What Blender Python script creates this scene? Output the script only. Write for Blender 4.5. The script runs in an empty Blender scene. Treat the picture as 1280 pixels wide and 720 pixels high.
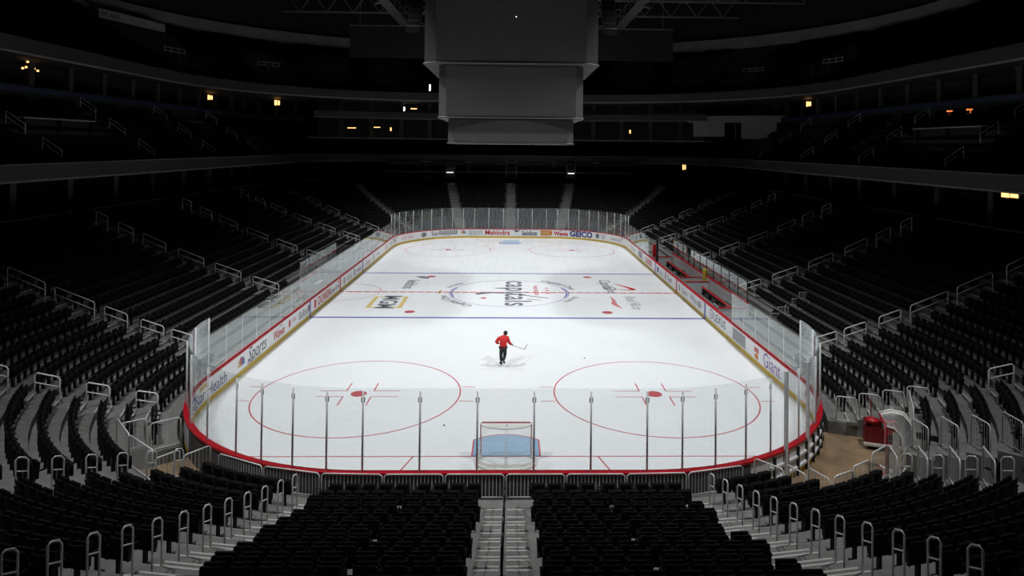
import bpy, bmesh, math, random
import numpy as np
from mathutils import Vector, Matrix
C = bpy.context.scene.collection
rnd = random.Random(7)
PI = math.pi

# ------------------------------------------------------------------ camera
CAM = Vector((0.1169, -51.4407, 11.2403)); YAW, PITCH, ROLL, FPX, PPX, PPY = 0.023338, -0.0147275, 0.0097476, 831.65, 659.89, 171.12   # lens with vertical shift
cam = bpy.data.cameras.new('camera'); camo = bpy.data.objects.new('camera', cam); C.objects.link(camo)
_fw = Vector((math.sin(YAW)*math.cos(PITCH), math.cos(YAW)*math.cos(PITCH), -math.sin(PITCH)))
_r = _fw.cross(Vector((0, 0, 1))).normalized(); _u = _r.cross(_fw)
_r2 = _r*math.cos(ROLL)+_u*math.sin(ROLL); _u2 = -_r*math.sin(ROLL)+_u*math.cos(ROLL)
M = Matrix((( _r2.x, _u2.x, -_fw.x, CAM.x), (_r2.y, _u2.y, -_fw.y, CAM.y), (_r2.z, _u2.z, -_fw.z, CAM.z), (0, 0, 0, 1)))
camo.matrix_world = M
cam.sensor_width = 36; cam.lens = 36*FPX/1280; cam.shift_x = (640-PPX)/1280; cam.shift_y = (PPY-360)/1280; cam.clip_start = .1; cam.clip_end = 500
bpy.context.scene.camera = camo
def project(p):
    d = Vector(p)-CAM; z = d.dot(_fw)
    if z < .5: return (1e5, 1e5, z)
    return (PPX+FPX*d.dot(_r2)/z, PPY-FPX*d.dot(_u2)/z, z)
def in_view(p, m=60):
    x, y, z = project(p)
    return z > .5 and -m < x < 1280+m and -m < y < 720+m

# ------------------------------------------------------------------ world, lights, exposure
w = bpy.data.worlds.new('world'); bpy.context.scene.world = w; w.use_nodes = True
w.node_tree.nodes['Background'].inputs[0].default_value = (.6, .7, .8, 1)
w.node_tree.nodes['Background'].inputs[1].default_value = .002
vs = bpy.context.scene.view_settings
vs.view_transform = 'Standard'; vs.look = 'None'; vs.gamma = 1; vs.use_curve_mapping = False
vs.exposure = 0.0
FLOOD_W = 15000; FLOOD_ANGLE = 79; FLOOD_BLEND = 1.0
FLOODS = [(sx*15.5, y, 27.5, sx*3.8, ty) for sx in (-1, 1) for y, ty in ((-34, -25.5), (-14, -13.5), (0, 0), (13, 14), (25, 26.5))]

# ------------------------------------------------------------------ materials
def mat(name, col, rough=.6, metal=0, var=.12, scale=6, bump=0, spec=.5, emit=None, estr=0, col2=None):
    m = bpy.data.materials.new(name); m.use_nodes = True; nt = m.node_tree; b = nt.nodes['Principled BSDF']
    b.inputs['Roughness'].default_value = rough; b.inputs['Metallic'].default_value = metal
    b.inputs['Specular IOR Level'].default_value = spec
    tc = nt.nodes.new('ShaderNodeTexCoord'); nz = nt.nodes.new('ShaderNodeTexNoise'); nz.inputs['Scale'].default_value = scale
    nz.inputs['Detail'].default_value = 4
    nt.links.new(tc.outputs['Object'], nz.inputs['Vector'])
    cr = nt.nodes.new('ShaderNodeValToRGB'); cr.color_ramp.elements[0].position = .3; cr.color_ramp.elements[1].position = .7
    c2 = col2 or tuple(min(1, c*(1+var)) for c in col)
    cr.color_ramp.elements[0].color = (*[c*(1-var) for c in col], 1); cr.color_ramp.elements[1].color = (*c2, 1)
    nt.links.new(nz.outputs['Fac'], cr.inputs['Fac']); nt.links.new(cr.outputs['Color'], b.inputs['Base Color'])
    if bump:
        bp = nt.nodes.new('ShaderNodeBump'); bp.inputs['Strength'].default_value = bump; bp.inputs['Distance'].default_value = .01
        nt.links.new(nz.outputs['Fac'], bp.inputs['Height']); nt.links.new(bp.outputs['Normal'], b.inputs['Normal'])
    if emit:
        b.inputs['Emission Color'].default_value = (*emit, 1); b.inputs['Emission Strength'].default_value = estr
    return m
def glass_mat(name, tint=(.985, .992, .99), dirt=.018):
    m = bpy.data.materials.new(name); m.use_nodes = True; nt = m.node_tree
    for n in list(nt.nodes): nt.nodes.remove(n)
    out = nt.nodes.new('ShaderNodeOutputMaterial'); tr = nt.nodes.new('ShaderNodeBsdfTransparent'); gl = nt.nodes.new('ShaderNodeBsdfGlossy')
    df = nt.nodes.new('ShaderNodeBsdfDiffuse'); df.inputs['Color'].default_value = (.8, .85, .85, 1)
    tr.inputs['Color'].default_value = (*tint, 1); gl.inputs['Roughness'].default_value = .02; gl.inputs['Color'].default_value = (.9, .95, .95, 1)
    lw = nt.nodes.new('ShaderNodeLayerWeight'); lw.inputs['Blend'].default_value = .5
    p = nt.nodes.new('ShaderNodeMath'); p.operation = 'POWER'; p.inputs[1].default_value = 4.6
    a = nt.nodes.new('ShaderNodeMath'); a.operation = 'MULTIPLY_ADD'; a.inputs[1].default_value = .9; a.inputs[2].default_value = .04
    nt.links.new(lw.outputs['Facing'], p.inputs[0]); nt.links.new(p.outputs[0], a.inputs[0])
    nz = nt.nodes.new('ShaderNodeTexNoise'); nz.inputs['Scale'].default_value = 1.5; nz.inputs['Detail'].default_value = 6
    tc = nt.nodes.new('ShaderNodeTexCoord'); nt.links.new(tc.outputs['Object'], nz.inputs['Vector'])
    dm = nt.nodes.new('ShaderNodeMath'); dm.operation = 'MULTIPLY'; dm.inputs[1].default_value = dirt*2
    dm.inputs[0].default_value = .8
    m1 = nt.nodes.new('ShaderNodeMixShader'); m2 = nt.nodes.new('ShaderNodeMixShader')
    nt.links.new(dm.outputs[0], m1.inputs[0]); nt.links.new(tr.outputs[0], m1.inputs[1]); nt.links.new(df.outputs[0], m1.inputs[2])
    nt.links.new(a.outputs[0], m2.inputs[0]); nt.links.new(m1.outputs[0], m2.inputs[1]); nt.links.new(gl.outputs[0], m2.inputs[2])
    nt.links.new(m2.outputs[0], out.inputs[0])
    return m
def ice_mat():
    m = mat('ice', (.82, .845, .86), .16, var=.02, scale=.35, spec=.35)
    nt = m.node_tree; b = nt.nodes['Principled BSDF']; b.inputs['IOR'].default_value = 1.31
    tc = nt.nodes.new('ShaderNodeTexCoord'); mp = nt.nodes.new('ShaderNodeMapping'); mp.inputs['Scale'].default_value = (1.3, .06, 1)
    nz = nt.nodes.new('ShaderNodeTexNoise'); nz.inputs['Scale'].default_value = 2.2; nz.inputs['Detail'].default_value = 5
    nt.links.new(tc.outputs['Object'], mp.inputs['Vector']); nt.links.new(mp.outputs[0], nz.inputs['Vector'])
    mr = nt.nodes.new('ShaderNodeMapRange'); mr.inputs['To Min'].default_value = .10; mr.inputs['To Max'].default_value = .30
    nt.links.new(nz.outputs['Fac'], mr.inputs['Value']); nt.links.new(mr.outputs[0], b.inputs['Roughness'])
    return m
MT = dict(
 ice=ice_mat(), glass=glass_mat('acrylic glass'),
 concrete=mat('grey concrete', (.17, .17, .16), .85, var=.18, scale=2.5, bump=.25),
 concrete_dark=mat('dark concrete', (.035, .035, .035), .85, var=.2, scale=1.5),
 skirt=mat('dark grey board backing', (.08, .08, .08), .7, var=.2, scale=3),
 nosing=mat('aluminium nosing', (.55, .55, .52), .5, .2, var=.1, scale=20),
 seat=mat('black seat plastic', (.006, .006, .0065), .6, var=.2, scale=8, spec=.12),
 seat_metal=mat('black painted steel', (.010, .010, .011), .5, .2, var=.2, scale=12, spec=.3),
 steel=mat('satin steel', (.72, .72, .71), .42, .15, var=.08, scale=25),
 steel_pale=mat('brushed pale rail', (.86, .87, .87), .5, .0, var=.06, scale=25),
 post=mat('aluminium post', (.74, .75, .76), .45, .0, var=.08, scale=20),
 white=mat('white board plastic', (.80, .81, .82), .3, var=.03, scale=3),
 offwhite=mat('off white cloth', (.32, .32, .31), .8, var=.08, scale=3),
 yellow=mat('yellow kick plate', (.62, .42, .03), .4, var=.1, scale=4),
 red=mat('red cap rail', (.48, .006, .016), .38, var=.1, scale=4),
 red_line=mat('red ice paint', (.58, .14, .16), .35, var=.18, scale=9),
 red_dot=mat('strong red ice paint', (.52, .10, .12), .35, var=.12, scale=9),
 blue_line=mat('blue ice paint', (.13, .13, .42), .35, var=.15, scale=9),
 crease=mat('light blue crease paint', (.30, .48, .68), .3, var=.06, scale=3),
 ink=mat('dark grey ink', (.06, .065, .08), .5, var=.1, scale=5),
 ink_grey=mat('mid grey ink', (.30, .31, .33), .5, var=.1, scale=5),
 ink_soft=mat('soft grey ice paint', (.15, .155, .18), .5, var=.15, scale=5),
 ink_red=mat('red ink', (.55, .02, .03), .5, var=.1, scale=5),
 ink_pale=mat('faded red ink', (.60, .22, .22), .5, var=.1, scale=5),
 ink_navy=mat('navy ink', (.03, .035, .20), .5, var=.1, scale=5),
 ink_orange=mat('orange ink', (.60, .22, .03), .5, var=.1, scale=5),
 ink_gold=mat('gold ink', (.62, .47, .17), .5, var=.1, scale=5),
 ink_teal=mat('teal ink', (.03, .35, .42), .5, var=.1, scale=5),
 ink_violet=mat('violet ink', (.25, .10, .40), .5, var=.1, scale=5),
 fascia=mat('painted fascia', (.045, .043, .042), .6, var=.15, scale=.8),
 fascia_edge=mat('fascia lower trim', (.19, .18, .17), .5, var=.1, scale=2),
 ringwall=mat('pale ring wall', (.22, .22, .22), .7, var=.15, scale=.5),
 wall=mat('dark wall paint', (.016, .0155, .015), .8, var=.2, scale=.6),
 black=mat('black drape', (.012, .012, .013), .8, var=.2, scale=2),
 column=mat('brown grey column', (.05, .043, .036), .7, var=.15, scale=1.5),
 screen=mat('switched off screen', (.115, .112, .108), .42, var=.05, scale=1.2, spec=.3),
 screen_frame=mat('scoreboard trim', (.10, .098, .095), .5, var=.06, scale=3),
 truss=mat('grey truss paint', (.22, .22, .22), .5, .3, var=.1, scale=4),
 brown=mat('dusty brown plywood floor', (.25, .165, .09), .75, var=.3, scale=1.3, bump=.2),
 rubber=mat('black rubber', (.015, .015, .015), .7, var=.2, scale=10),
 jacket=mat('red jacket cloth', (.62, .012, .012), .7, var=.15, scale=9, bump=.3),
 trousers=mat('black trouser cloth', (.012, .012, .016), .8, var=.2, scale=9, bump=.3),
 skin=mat('skin', (.55, .33, .24), .55, var=.06, scale=12),
 hair=mat('dark hair', (.03, .02, .015), .7, var=.2, scale=40),
 blade=mat('skate steel', (.7, .72, .75), .2, .9, var=.04, scale=20),
 shaft=mat('grey stick shaft', (.16, .15, .15), .45, var=.1, scale=10),
 net=mat('white net cord', (.78, .78, .76), .8, var=.05, scale=20),
 goal_red=mat('red goal pipe', (.42, .01, .02), .35, var=.08, scale=10),
 pad=mat('off white goal padding', (.72, .71, .66), .7, var=.08, scale=5),
 cart_red=mat('dark red cart paint', (.17, .008, .012), .45, var=.15, scale=4),
 yellow_pad=mat('bright yellow pad', (.75, .62, .05), .6, var=.08, scale=4),
 blue_dim=mat('dim blue ribbon board', (.01, .02, .06), .5, var=.2, scale=2),
 warm=mat('warm lamp glow', (.9, .6, .3), .5, emit=(1.0, .50, .18), estr=2.2),
 orange=mat('orange screen glow', (.9, .3, .1), .5, emit=(1.0, .22, .05), estr=1.6),
 cool=mat('white lamp glow', (.9, .9, .9), .5, emit=(.95, 1, .97), estr=2.5),
 flood=mat('floodlight lens', (.9, .9, .9), .3, emit=(1, 1, 1), estr=1.0),
)

# ------------------------------------------------------------------ mesh helpers
class MB:
    def __init__(s): s.v = []; s.f = []; s.m = []; s.mats = []
    def mi(s, m):
        if m not in s.mats: s.mats.append(m)
        return s.mats.index(m)
    def add(s, vs_, fs, m):
        k = len(s.v); i = s.mi(m); s.v += [tuple(p) for p in vs_]
        for f in fs: s.f.append(tuple(a+k for a in f)); s.m.append(i)
    def box(s, c, d, m, rz=0, rx=0, ry=0, taper=1):
        hx, hy, hz = d[0]/2, d[1]/2, d[2]/2
        R = Matrix.Rotation(rz, 3, 'Z') @ Matrix.Rotation(ry, 3, 'Y') @ Matrix.Rotation(rx, 3, 'X')
        P = []
        for z in (-hz, hz):
            k = taper if z > 0 else 1
            for x, y in ((-hx, -hy), (hx, -hy), (hx, hy), (-hx, hy)):
                P.append(R @ Vector((x*k, y*k, z)) + Vector(c))
        s.add(P, [(3, 2, 1, 0), (4, 5, 6, 7), (0, 1, 5, 4), (1, 2, 6, 5), (2, 3, 7, 6), (3, 0, 4, 7)], m)
    def tube(s, pts, r, m, n=8, closed=False, caps=True):
        P = [Vector(p) for p in pts]; N = len(P); rr = r if isinstance(r, (list, tuple)) else [r]*N
        vs_ = []; prev = None
        for i in range(N):
            if closed: t = (P[(i+1) % N]-P[i-1])
            else: t = (P[min(i+1, N-1)]-P[max(i-1, 0)])
            t.normalize()
            if prev is None:
                a = Vector((0, 0, 1)) if abs(t.z) < .9 else Vector((1, 0, 0)); u = t.cross(a).normalized()
            else: u = (prev - t*prev.dot(t)).normalized()
            prev = u; v = t.cross(u)
            for k in range(n):
                an = 2*PI*k/n; vs_.append(P[i]+(u*math.cos(an)+v*math.sin(an))*rr[i])
        fs = []
        for i in range(N if closed else N-1):
            a = i*n; b = ((i+1) % N)*n
            for k in range(n): fs.append((a+k, a+(k+1) % n, b+(k+1) % n, b+k))
        if caps and not closed: fs += [tuple(range(n))[::-1], tuple((N-1)*n+k for k in range(n))]
        s.add(vs_, fs, m)
    def lathe(s, prof, c, m, n=16):
        vs_ = []; fs = []
        for r, z in prof:
            for k in range(n): vs_.append((c[0]+r*math.cos(2*PI*k/n), c[1]+r*math.sin(2*PI*k/n), c[2]+z))
        for i in range(len(prof)-1):
            for k in range(n): fs.append((i*n+k, i*n+(k+1) % n, (i+1)*n+(k+1) % n, (i+1)*n+k))
        fs += [tuple(range(n))[::-1], tuple((len(prof)-1)*n+k for k in range(n))]
        s.add(vs_, fs, m)
    def prism(s, poly, z0, z1, m):
        n = len(poly); s.add([(x, y, z0) for x, y in poly]+[(x, y, z1) for x, y in poly],
              [tuple(range(n))[::-1], tuple(range(n, 2*n))]+[(i, (i+1) % n, n+(i+1) % n, n+i) for i in range(n)], m)
    def mesh(s, name, smooth=False):
        me = bpy.data.meshes.new(name); me.from_pydata(s.v, [], s.f)
        for m in s.mats: me.materials.append(m)
        me.polygons.foreach_set('material_index', s.m)
        if smooth: me.polygons.foreach_set('use_smooth', [True]*len(s.f))
        me.update(); return me
    def obj(s, name, parent=None, smooth=False, loc=None):
        return link(name, s.mesh(name, smooth), parent, loc)
def link(name, data, parent=None, loc=None, rot=None):
    o = bpy.data.objects.new(name, data); C.objects.link(o)
    if parent is not None: o.parent = parent
    if loc is not None: o.location = loc
    if rot is not None: o.rotation_euler = rot
    return o
def tag(o, label=None, cat=None, group=None, kind=None):
    if label: o['label'] = label
    if cat: o['category'] = cat
    if group: o['group'] = group
    if kind: o['kind'] = kind
    return o
def empty(name, loc=(0, 0, 0), rz=0):
    o = bpy.data.objects.new(name, None); C.objects.link(o); o.location = loc; o.rotation_euler = (0, 0, rz); o.empty_display_size = .2
    return o
def copy_tree(o, parent=None):
    c = o.copy(); C.objects.link(c)
    if parent is not None: c.parent = parent
    for ch in list(o.children): copy_tree(ch, c)
    return c
ORD = ['zeroth', 'first', 'second', 'third', 'fourth', 'fifth', 'sixth', 'seventh', 'eighth', 'ninth', 'tenth', 'eleventh', 'twelfth', 'thirteenth',
       'fourteenth', 'fifteenth', 'sixteenth', 'seventeenth', 'eighteenth', 'nineteenth', 'twentieth', 'twenty-first', 'twenty-second', 'twenty-third', 'twenty-fourth',
       'twenty-fifth', 'twenty-sixth', 'twenty-seventh', 'twenty-eighth', 'twenty-ninth', 'thirtieth', 'thirty-first', 'thirty-second', 'thirty-third', 'thirty-fourth']

# ------------------------------------------------------------------ rink geometry
CX, CY, R0 = 4.42, 21.95, 8.53
LC = R0*PI/2; S1 = CX; S2 = S1+LC; S3 = S2+2*CY; S4 = S3+LC; SF = S4+CX    # SF = far centre
def path(s, o=0.0):
    """point and outward normal on the rink outline offset outward by o; s metres from the near centre, + to the right"""
    sg = 1 if s >= 0 else -1; a = abs(s)
    if a > SF: a = 2*SF-a; sg = -sg
    if a <= S1: p = (a, -CY-R0-o); n = (0, -1)
    elif a <= S2:
        t = (a-S1)/R0; n = (math.sin(t), -math.cos(t)); p = (CX+(R0+o)*n[0], -CY+(R0+o)*n[1])
    elif a <= S3: p = (CX+R0+o, -CY+a-S2); n = (1, 0)
    elif a <= S4:
        t = (a-S3)/R0; n = (math.cos(t), math.sin(t)); p = (CX+(R0+o)*n[0], CY+(R0+o)*n[1])
    else: p = (CX-(a-S4), CY+R0+o); n = (0, 1)
    return (sg*p[0], p[1]), (sg*n[0], n[1])
def P3(s, o, z): p, n = path(s, o); return Vector((p[0], p[1], z))
def sang(deg): return S1+R0*math.radians(deg)          # near corner angle
def sfar(deg): return S4-R0*math.radians(deg)          # far corner angle
NOS = [.64+.83*k for k in range(19)]
def zo(o): return .30+.26*o+.008*o*o
ZR = [.48]+[zo(NOS[k]) for k in range(1, 19)]
NR = 18
def zfloor(o):
    k = int((o-.64)/.83); k = max(0, min(NR-1, k)); return ZR[k]
def samples(a, b, step):
    """params from a to b including the corner joints"""
    n = max(1, int(math.ceil((b-a)/step))); L = [a+(b-a)*i/n for i in range(n+1)]
    for c in (S1, S2, S3, S4): 
        for q in (c, -c):
            if a+.01 < q < b-.01: L.append(q)
    return sorted(set(round(x, 5) for x in L))

# structure: ice floor
mb = MB(); out = [path(s, .02)[0] for s in samples(-SF, SF-.001, .5)][:-1]
mb.prism(out, -.05, 0, MT['ice']); floor = mb.obj('floor'); tag(floor, 'white sheet of ice with red and blue markings', kind='structure')

# --- ice markings: thin painted shapes, children of the ice
ZI = .003
def ring(cx, cy, r, wd, m, name, a0=0, a1=2*PI, n=96, z=ZI, label=None):
    mb = MB(); vs_ = []; 
    for i in range(n+1):
        a = a0+(a1-a0)*i/n
        for q in (r-wd/2, r+wd/2): vs_.append((cx+q*math.cos(a), cy+q*math.sin(a), z))
    mb.add(vs_, [(2*i, 2*i+1, 2*i+3, 2*i+2) for i in range(n)], m); o = mb.obj(name, floor)
    if label: o['label'] = label
    return o
def rect(x0, y0, x1, y1, m, mb, z=ZI): mb.add([(x0, y0, z), (x1, y0, z), (x1, y1, z), (x0, y1, z)], [(0, 1, 2, 3)], m)
HW = 12.95
for sy in (-1, 1):
    mb = MB(); rect(-HW, sy*7.62-.15, HW, sy*7.62+.15, MT['blue_line'], mb); mb.obj('blue_line', floor)
    xg = CX+math.sqrt(R0**2-(27.13-CY)**2)
    mb = MB(); rect(-xg, sy*27.13-.03, xg, sy*27.13+.03, MT['red_line'], mb); mb.obj('goal_line', floor)
mb = MB(); rect(-HW, -.15, HW, .15, MT['red_line'], mb, ZI)
for i in range(38):
    x = -12.6+i*.68
    if abs(x) < 13: rect(x-.07, -.09, x+.07, .09, MT['white'], mb, ZI+.001)
mb.obj('centre_line', floor)['label'] = 'dashed red centre line'
ring(0, 0, 4.57, .06, MT['blue_line'], 'centre_circle', label='thin blue centre circle')
ring(0, 0, 4.42, .12, MT['blue_line'], 'circle_arc', PI*.88, PI*1.12, 30); ring(0, 0, 4.42, .12, MT['blue_line'], 'circle_arc', -PI*.12, PI*.12, 30)
def disc(cx, cy, r, m, name, z=ZI+.001, n=28):
    mb = MB(); mb.add([(cx+r*math.cos(2*PI*i/n), cy+r*math.sin(2*PI*i/n), z) for i in range(n)], [tuple(range(n))], m); return mb.obj(name, floor)
disc(0, -1.85, .22, MT['red_dot'], 'centre_spot').location = (-1.9, -.1, 0)
for sx in (-1, 1):
    for sy in (-1, 1):
        cx, cy = sx*6.71, sy*21.03
        ring(cx, cy, 4.57, .065, MT['red_line'], 'faceoff_circle'); disc(cx, cy, .36, MT['red_dot'], 'faceoff_spot')
        disc(sx*6.71, sy*6.1, .36, MT['red_dot'], 'neutral_spot')
        mb = MB()
        for a in (-1, 1):
            for b in (-1, 1):
                x0, y0 = cx+a*.62, cy+b*.35
                rect(min(x0, x0+a*1.2), y0-.03, max(x0, x0+a*1.2), y0+.03, MT['red_line'], mb)
                rect(x0-.03, min(y0, y0+b*1.0), x0+.03, max(y0, y0+b*1.0), MT['red_line'], mb)
        mb.obj('faceoff_marks', floor)
        mb = MB()
        for a in (-1, 1):
            for b in (-1, 1):
                x0 = cx+a*(4.57+.02); y0 = cy+b*.86
                rect(min(x0, x0+a*.62)-0, y0-.03, max(x0, x0+a*.62), y0+.03, MT['red_line'], mb)
        mb.obj('hash_marks', floor)
for sy in (-1, 1):
    mb = MB(); P = [(-1.22, 0), (1.22, 0), (1.22, 1.37)]
    for i in range(13):
        a = math.asin(1.22/1.83)*(1-2*i/12); P.append((1.83*math.sin(a), 1.37+ (1.83*math.cos(a)-1.83*math.cos(math.asin(1.22/1.83)))))
    mb.add([(x, sy*(-1)*(-27.13*-1)*0+(-27.13+y if sy < 0 else 27.13-y), ZI) for x, y in P], [tuple(range(len(P)))], MT['crease']); mb.obj('goal_crease', floor)['label'] = 'light blue goal crease'
    mb = MB(); Q = [(1.24, 0), (1.24, 1.37)]+P[3:]+[(-1.24, 1.37), (-1.24, 0)]
    for a, b in zip(Q[:-1], Q[1:]):
        d = Vector((b[0]-a[0], b[1]-a[1])); 
        if d.length < 1e-4: continue
        n = Vector((-d.y, d.x)).normalized()*.03
        f = lambda q: (q[0], -27.13+q[1] if sy < 0 else 27.13-q[1], ZI+.001)
        mb.add([f((a[0]-n.x, a[1]-n.y)), f((b[0]-n.x, b[1]-n.y)), f((b[0]+n.x, b[1]+n.y)), f((a[0]+n.x, a[1]+n.y))], [(0, 1, 2, 3)], MT['red_line'])
    mb.obj('crease_outline', floor)
    for sx in (-1, 1):     # trapezoid lines behind the goal
        mb = MB(); a = (sx*3.35, 27.13); b = (sx*4.27, 30.45)
        mb.add([(a[0]-.03, sy*a[1], ZI), (a[0]+.03, sy*a[1], ZI), (b[0]+.03, sy*b[1], ZI), (b[0]-.03, sy*b[1], ZI)], [(0, 1, 2, 3)], MT['red_line']); mb.obj('trapezoid_line', floor)
ring(-HW, 0, 3.05, .06, MT['red_line'], 'referee_crease', -PI/2, PI/2, 40)

# --- text helper
def text_verts(txt, size, squeeze=1.0, bold=0.0, shear=0.0, spacing=1.0, align='CENTER'):
    cu = bpy.data.curves.new('lettering', 'FONT'); cu.body = txt; cu.size = size; cu.align_x = align; cu.align_y = 'CENTER'
    cu.resolution_u = 3; cu.offset = bold; cu.shear = shear; cu.space_character = spacing
    o = bpy.data.objects.new('lettering', cu); C.objects.link(o)
    dg = bpy.context.evaluated_depsgraph_get(); dg.update(); me = bpy.data.meshes.new_from_object(o.evaluated_get(dg))
    V = [(v.co.x*squeeze, v.co.y) for v in me.vertices]; F = [tuple(p.vertices) for p in me.polygons]
    bpy.data.objects.remove(o); bpy.data.curves.remove(cu); bpy.data.meshes.remove(me)
    return V, F
def ice_text(txt, x, y, size, m, name='ice_lettering', up=(1, 0), z=ZI+.003, **k):
    """flat print on the ice; letters' tops towards `up`"""
    V, F = text_verts(txt, size, **k); u = Vector(up).normalized(); r = Vector((u.y, -u.x))
    mb = MB(); mb.add([(x+r.x*a+u.x*b, y+r.y*a+u.y*b, z) for a, b in V], F, m); return mb.obj(name, floor)
def arc_text(txt, rad, mid, size, m, flip=1, **k):
    V, F = text_verts(txt, size, **k); mb = MB(); P = []
    for a, b in V:
        an = mid - flip*a/rad; q = rad+flip*b
        P.append((q*math.cos(an), q*math.sin(an), ZI+.003))
    mb.add(P, F, m); return mb.obj('ice_lettering', floor)
ice_text('capitals', .55, 0, 2.75, MT['ink_soft'], bold=.035, squeeze=.98, spacing=1.08)
ice_text('WASHINGTON', 2.05, .75, .50, MT['ink_red'])
for i, (x, y) in enumerate(((2.95, 1.6), (2.95, .7), (2.95, -.2), (3.45, 1.6), (3.45, .7))[:3]):
    mb = MB(); mb.add([(x+(.24 if j % 2 == 0 else .1)*math.cos(PI/5*j), y+(.24 if j % 2 == 0 else .1)*math.sin(PI/5*j), ZI+.003) for j in range(10)], [tuple(range(10))], MT['ink_red']); mb.obj('star_mark', floor)
mb = MB()
def strip(pts, wds, m, mb, z=ZI+.002):
    for i in range(len(pts)-1):
        a = Vector(pts[i]); b = Vector(pts[i+1]); n = Vector((-(b-a).y, (b-a).x)).normalized()
        mb.add([(*(a-n*wds[i]/2), z), (*(b-n*wds[i+1]/2), z), (*(b+n*wds[i+1]/2), z), (*(a+n*wds[i]/2), z)], [(0, 1, 2, 3)], m)
strip([(-2.5, -.7), (-2.2, -.35), (-1.3, -.1), (0, -.35), (2.9, -1.9)], [.4, .6, .36, .2, .2], MT['ink_soft'], mb)
strip([(-1.2, 1.55), (-.3, 1.35)], [.14, .14], MT['ink_soft'], mb); strip([(1.3, -2.2), (2.35, -2.55)], [.16, .1], MT['ink_soft'], mb)
mb.obj('hockey_stick_emblem', floor)
arc_text('Capital One', 5.15, math.radians(216), .85, MT['ink_soft'], 1, bold=.01); arc_text('Arena', 5.15, math.radians(150), .8, MT['ink_soft'], 1)
arc_text('Capital One', 5.15, math.radians(36), .85, MT['ink_soft'], 1, bold=.01); arc_text('Arena', 5.15, math.radians(-26), .8, MT['ink_soft'], 1)
ring(0, 0, 5.35, .16, MT['ink_gold'], 'swoosh', math.radians(172), math.radians(186), 10)
ice_text('leidos', -8.0, 2.9, 1.45, MT['ink_soft'], bold=.02)
mb = MB(); strip([(-8.0, 6.1), (-7.3, 5.8), (-6.9, 5.2)], [.15, .9, .2], MT['ink_soft'], mb); mb.obj('bird_emblem', floor)
# gold framed logo on the left
mb = MB(); rect(-9.95, -5.05, -7.45, -1.55, MT['ink_gold'], mb, ZI+.001); rect(-9.65, -4.75, -7.75, -1.8, MT['ice'], mb, ZI+.002); mb.obj('gold_logo_frame', floor)
ice_text('MGM', -8.7, -3.27, 1.75, MT['ink_soft'], bold=.05, z=ZI+.005)
ice_text('Capital', 7.9, 3.1, 1.35, MT['ink_soft'], bold=.01, shear=.2); ice_text('One', 8.0, 1.1, 1.3, MT['ink_soft'], shear=.2)
mb = MB(); strip([(8.6, 3.5), (9.4, 2.2), (9.9, 1.2), (9.3, 1.1), (8.4, 1.4)], [.05, .3, .45, .2, .05], MT['ink_red'], mb); mb.obj('swoosh', floor)
ice_text('Red Rice', 9.0, -3.1, 1.15, MT['ink_grey'], shear=.3)
mb = MB(); strip([(7.6, -1.2), (7.7, -2.3), (7.55, -3.7), (7.9, -5.0)], [.06, .22, .42, .05], MT['ink_pale'], mb); mb.obj('swoosh', floor)
mb = MB(); rect(-.9, 27.6, 1.0, 28.5, MT['crease'], mb, ZI+.004); mb.obj('ice_ribbon_mark', floor)

# ------------------------------------------------------------------ dasher boards
BH = 1.05; BT = .14
boards = empty('dasher_boards'); tag(boards, 'white rink boards with yellow kick plate and red cap rail', kind='structure')
def wallstrip(mb, a, b, o0, o1, z0, z1, m, step=.45, caps=True):
    L = samples(a, b, step); n = len(L); vs_ = []
    for s in L:
        for o, z in ((o0, z0), (o1, z0), (o1, z1), (o0, z1)): vs_.append(P3(s, o, z))
    fs = []
    for i in range(n-1):
        for k in range(4): fs.append((4*i+k, 4*i+4+k, 4*i+4+(k+1) % 4, 4*i+(k+1) % 4))
    if caps: fs += [(0, 1, 2, 3), (4*n-1, 4*n-2, 4*n-3, 4*n-4)]
    mb.add(vs_, fs, m)
def joints():
    L = [.885, 2.665, S1+.01]+[sang(d) for d in (7.6, 15.2, 23, 30.5, 41.9, 54, 67, 80)]+[S2]
    n = 24; L += [S2+(S3-S2)*i/n for i in range(1, n+1)]
    L += [S3+(S4-S3)*i/10 for i in range(1, 11)]+[SF-2.67, SF-.89]
    return sorted(L)
J = joints(); JJ = [-x for x in J[::-1]]+J; JJ.append(2*SF-J[-1])
bench_s0, bench_s1 = S2+(CY-11.6), S2+(CY+10.2)
pen_s0, pen_s1 = -(S2+CY+6.2), -(S2+CY-3.5)
for a, b in zip(JJ[:-1], JJ[1:]):
    mb = MB(); wallstrip(mb, a+.006, b-.006, 0, BT, .21, BH, MT['white']); mb.obj('board_panel', boards)
mb = MB(); wallstrip(mb, -SF, SF-.001, -.012, BT, 0, .20, MT['yellow'], caps=False); mb.obj('kick_plate', boards)
mb = MB(); wallstrip(mb, -SF, SF-.001, -.02, BT+.05, BH, BH+.07, MT['red'], caps=False); mb.obj('cap_rail', boards)
for s, m in ((S2+CY-7.62, 'blue_line'), (S2+CY, 'red'), (S2+CY+7.62, 'blue_line')):
    for sg in (-1, 1):
        mb = MB(); wallstrip(mb, sg*s-.15, sg*s+.15, -.016, 0, 0, BH, MT[m]); mb.obj('line_stripe', boards)
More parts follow.
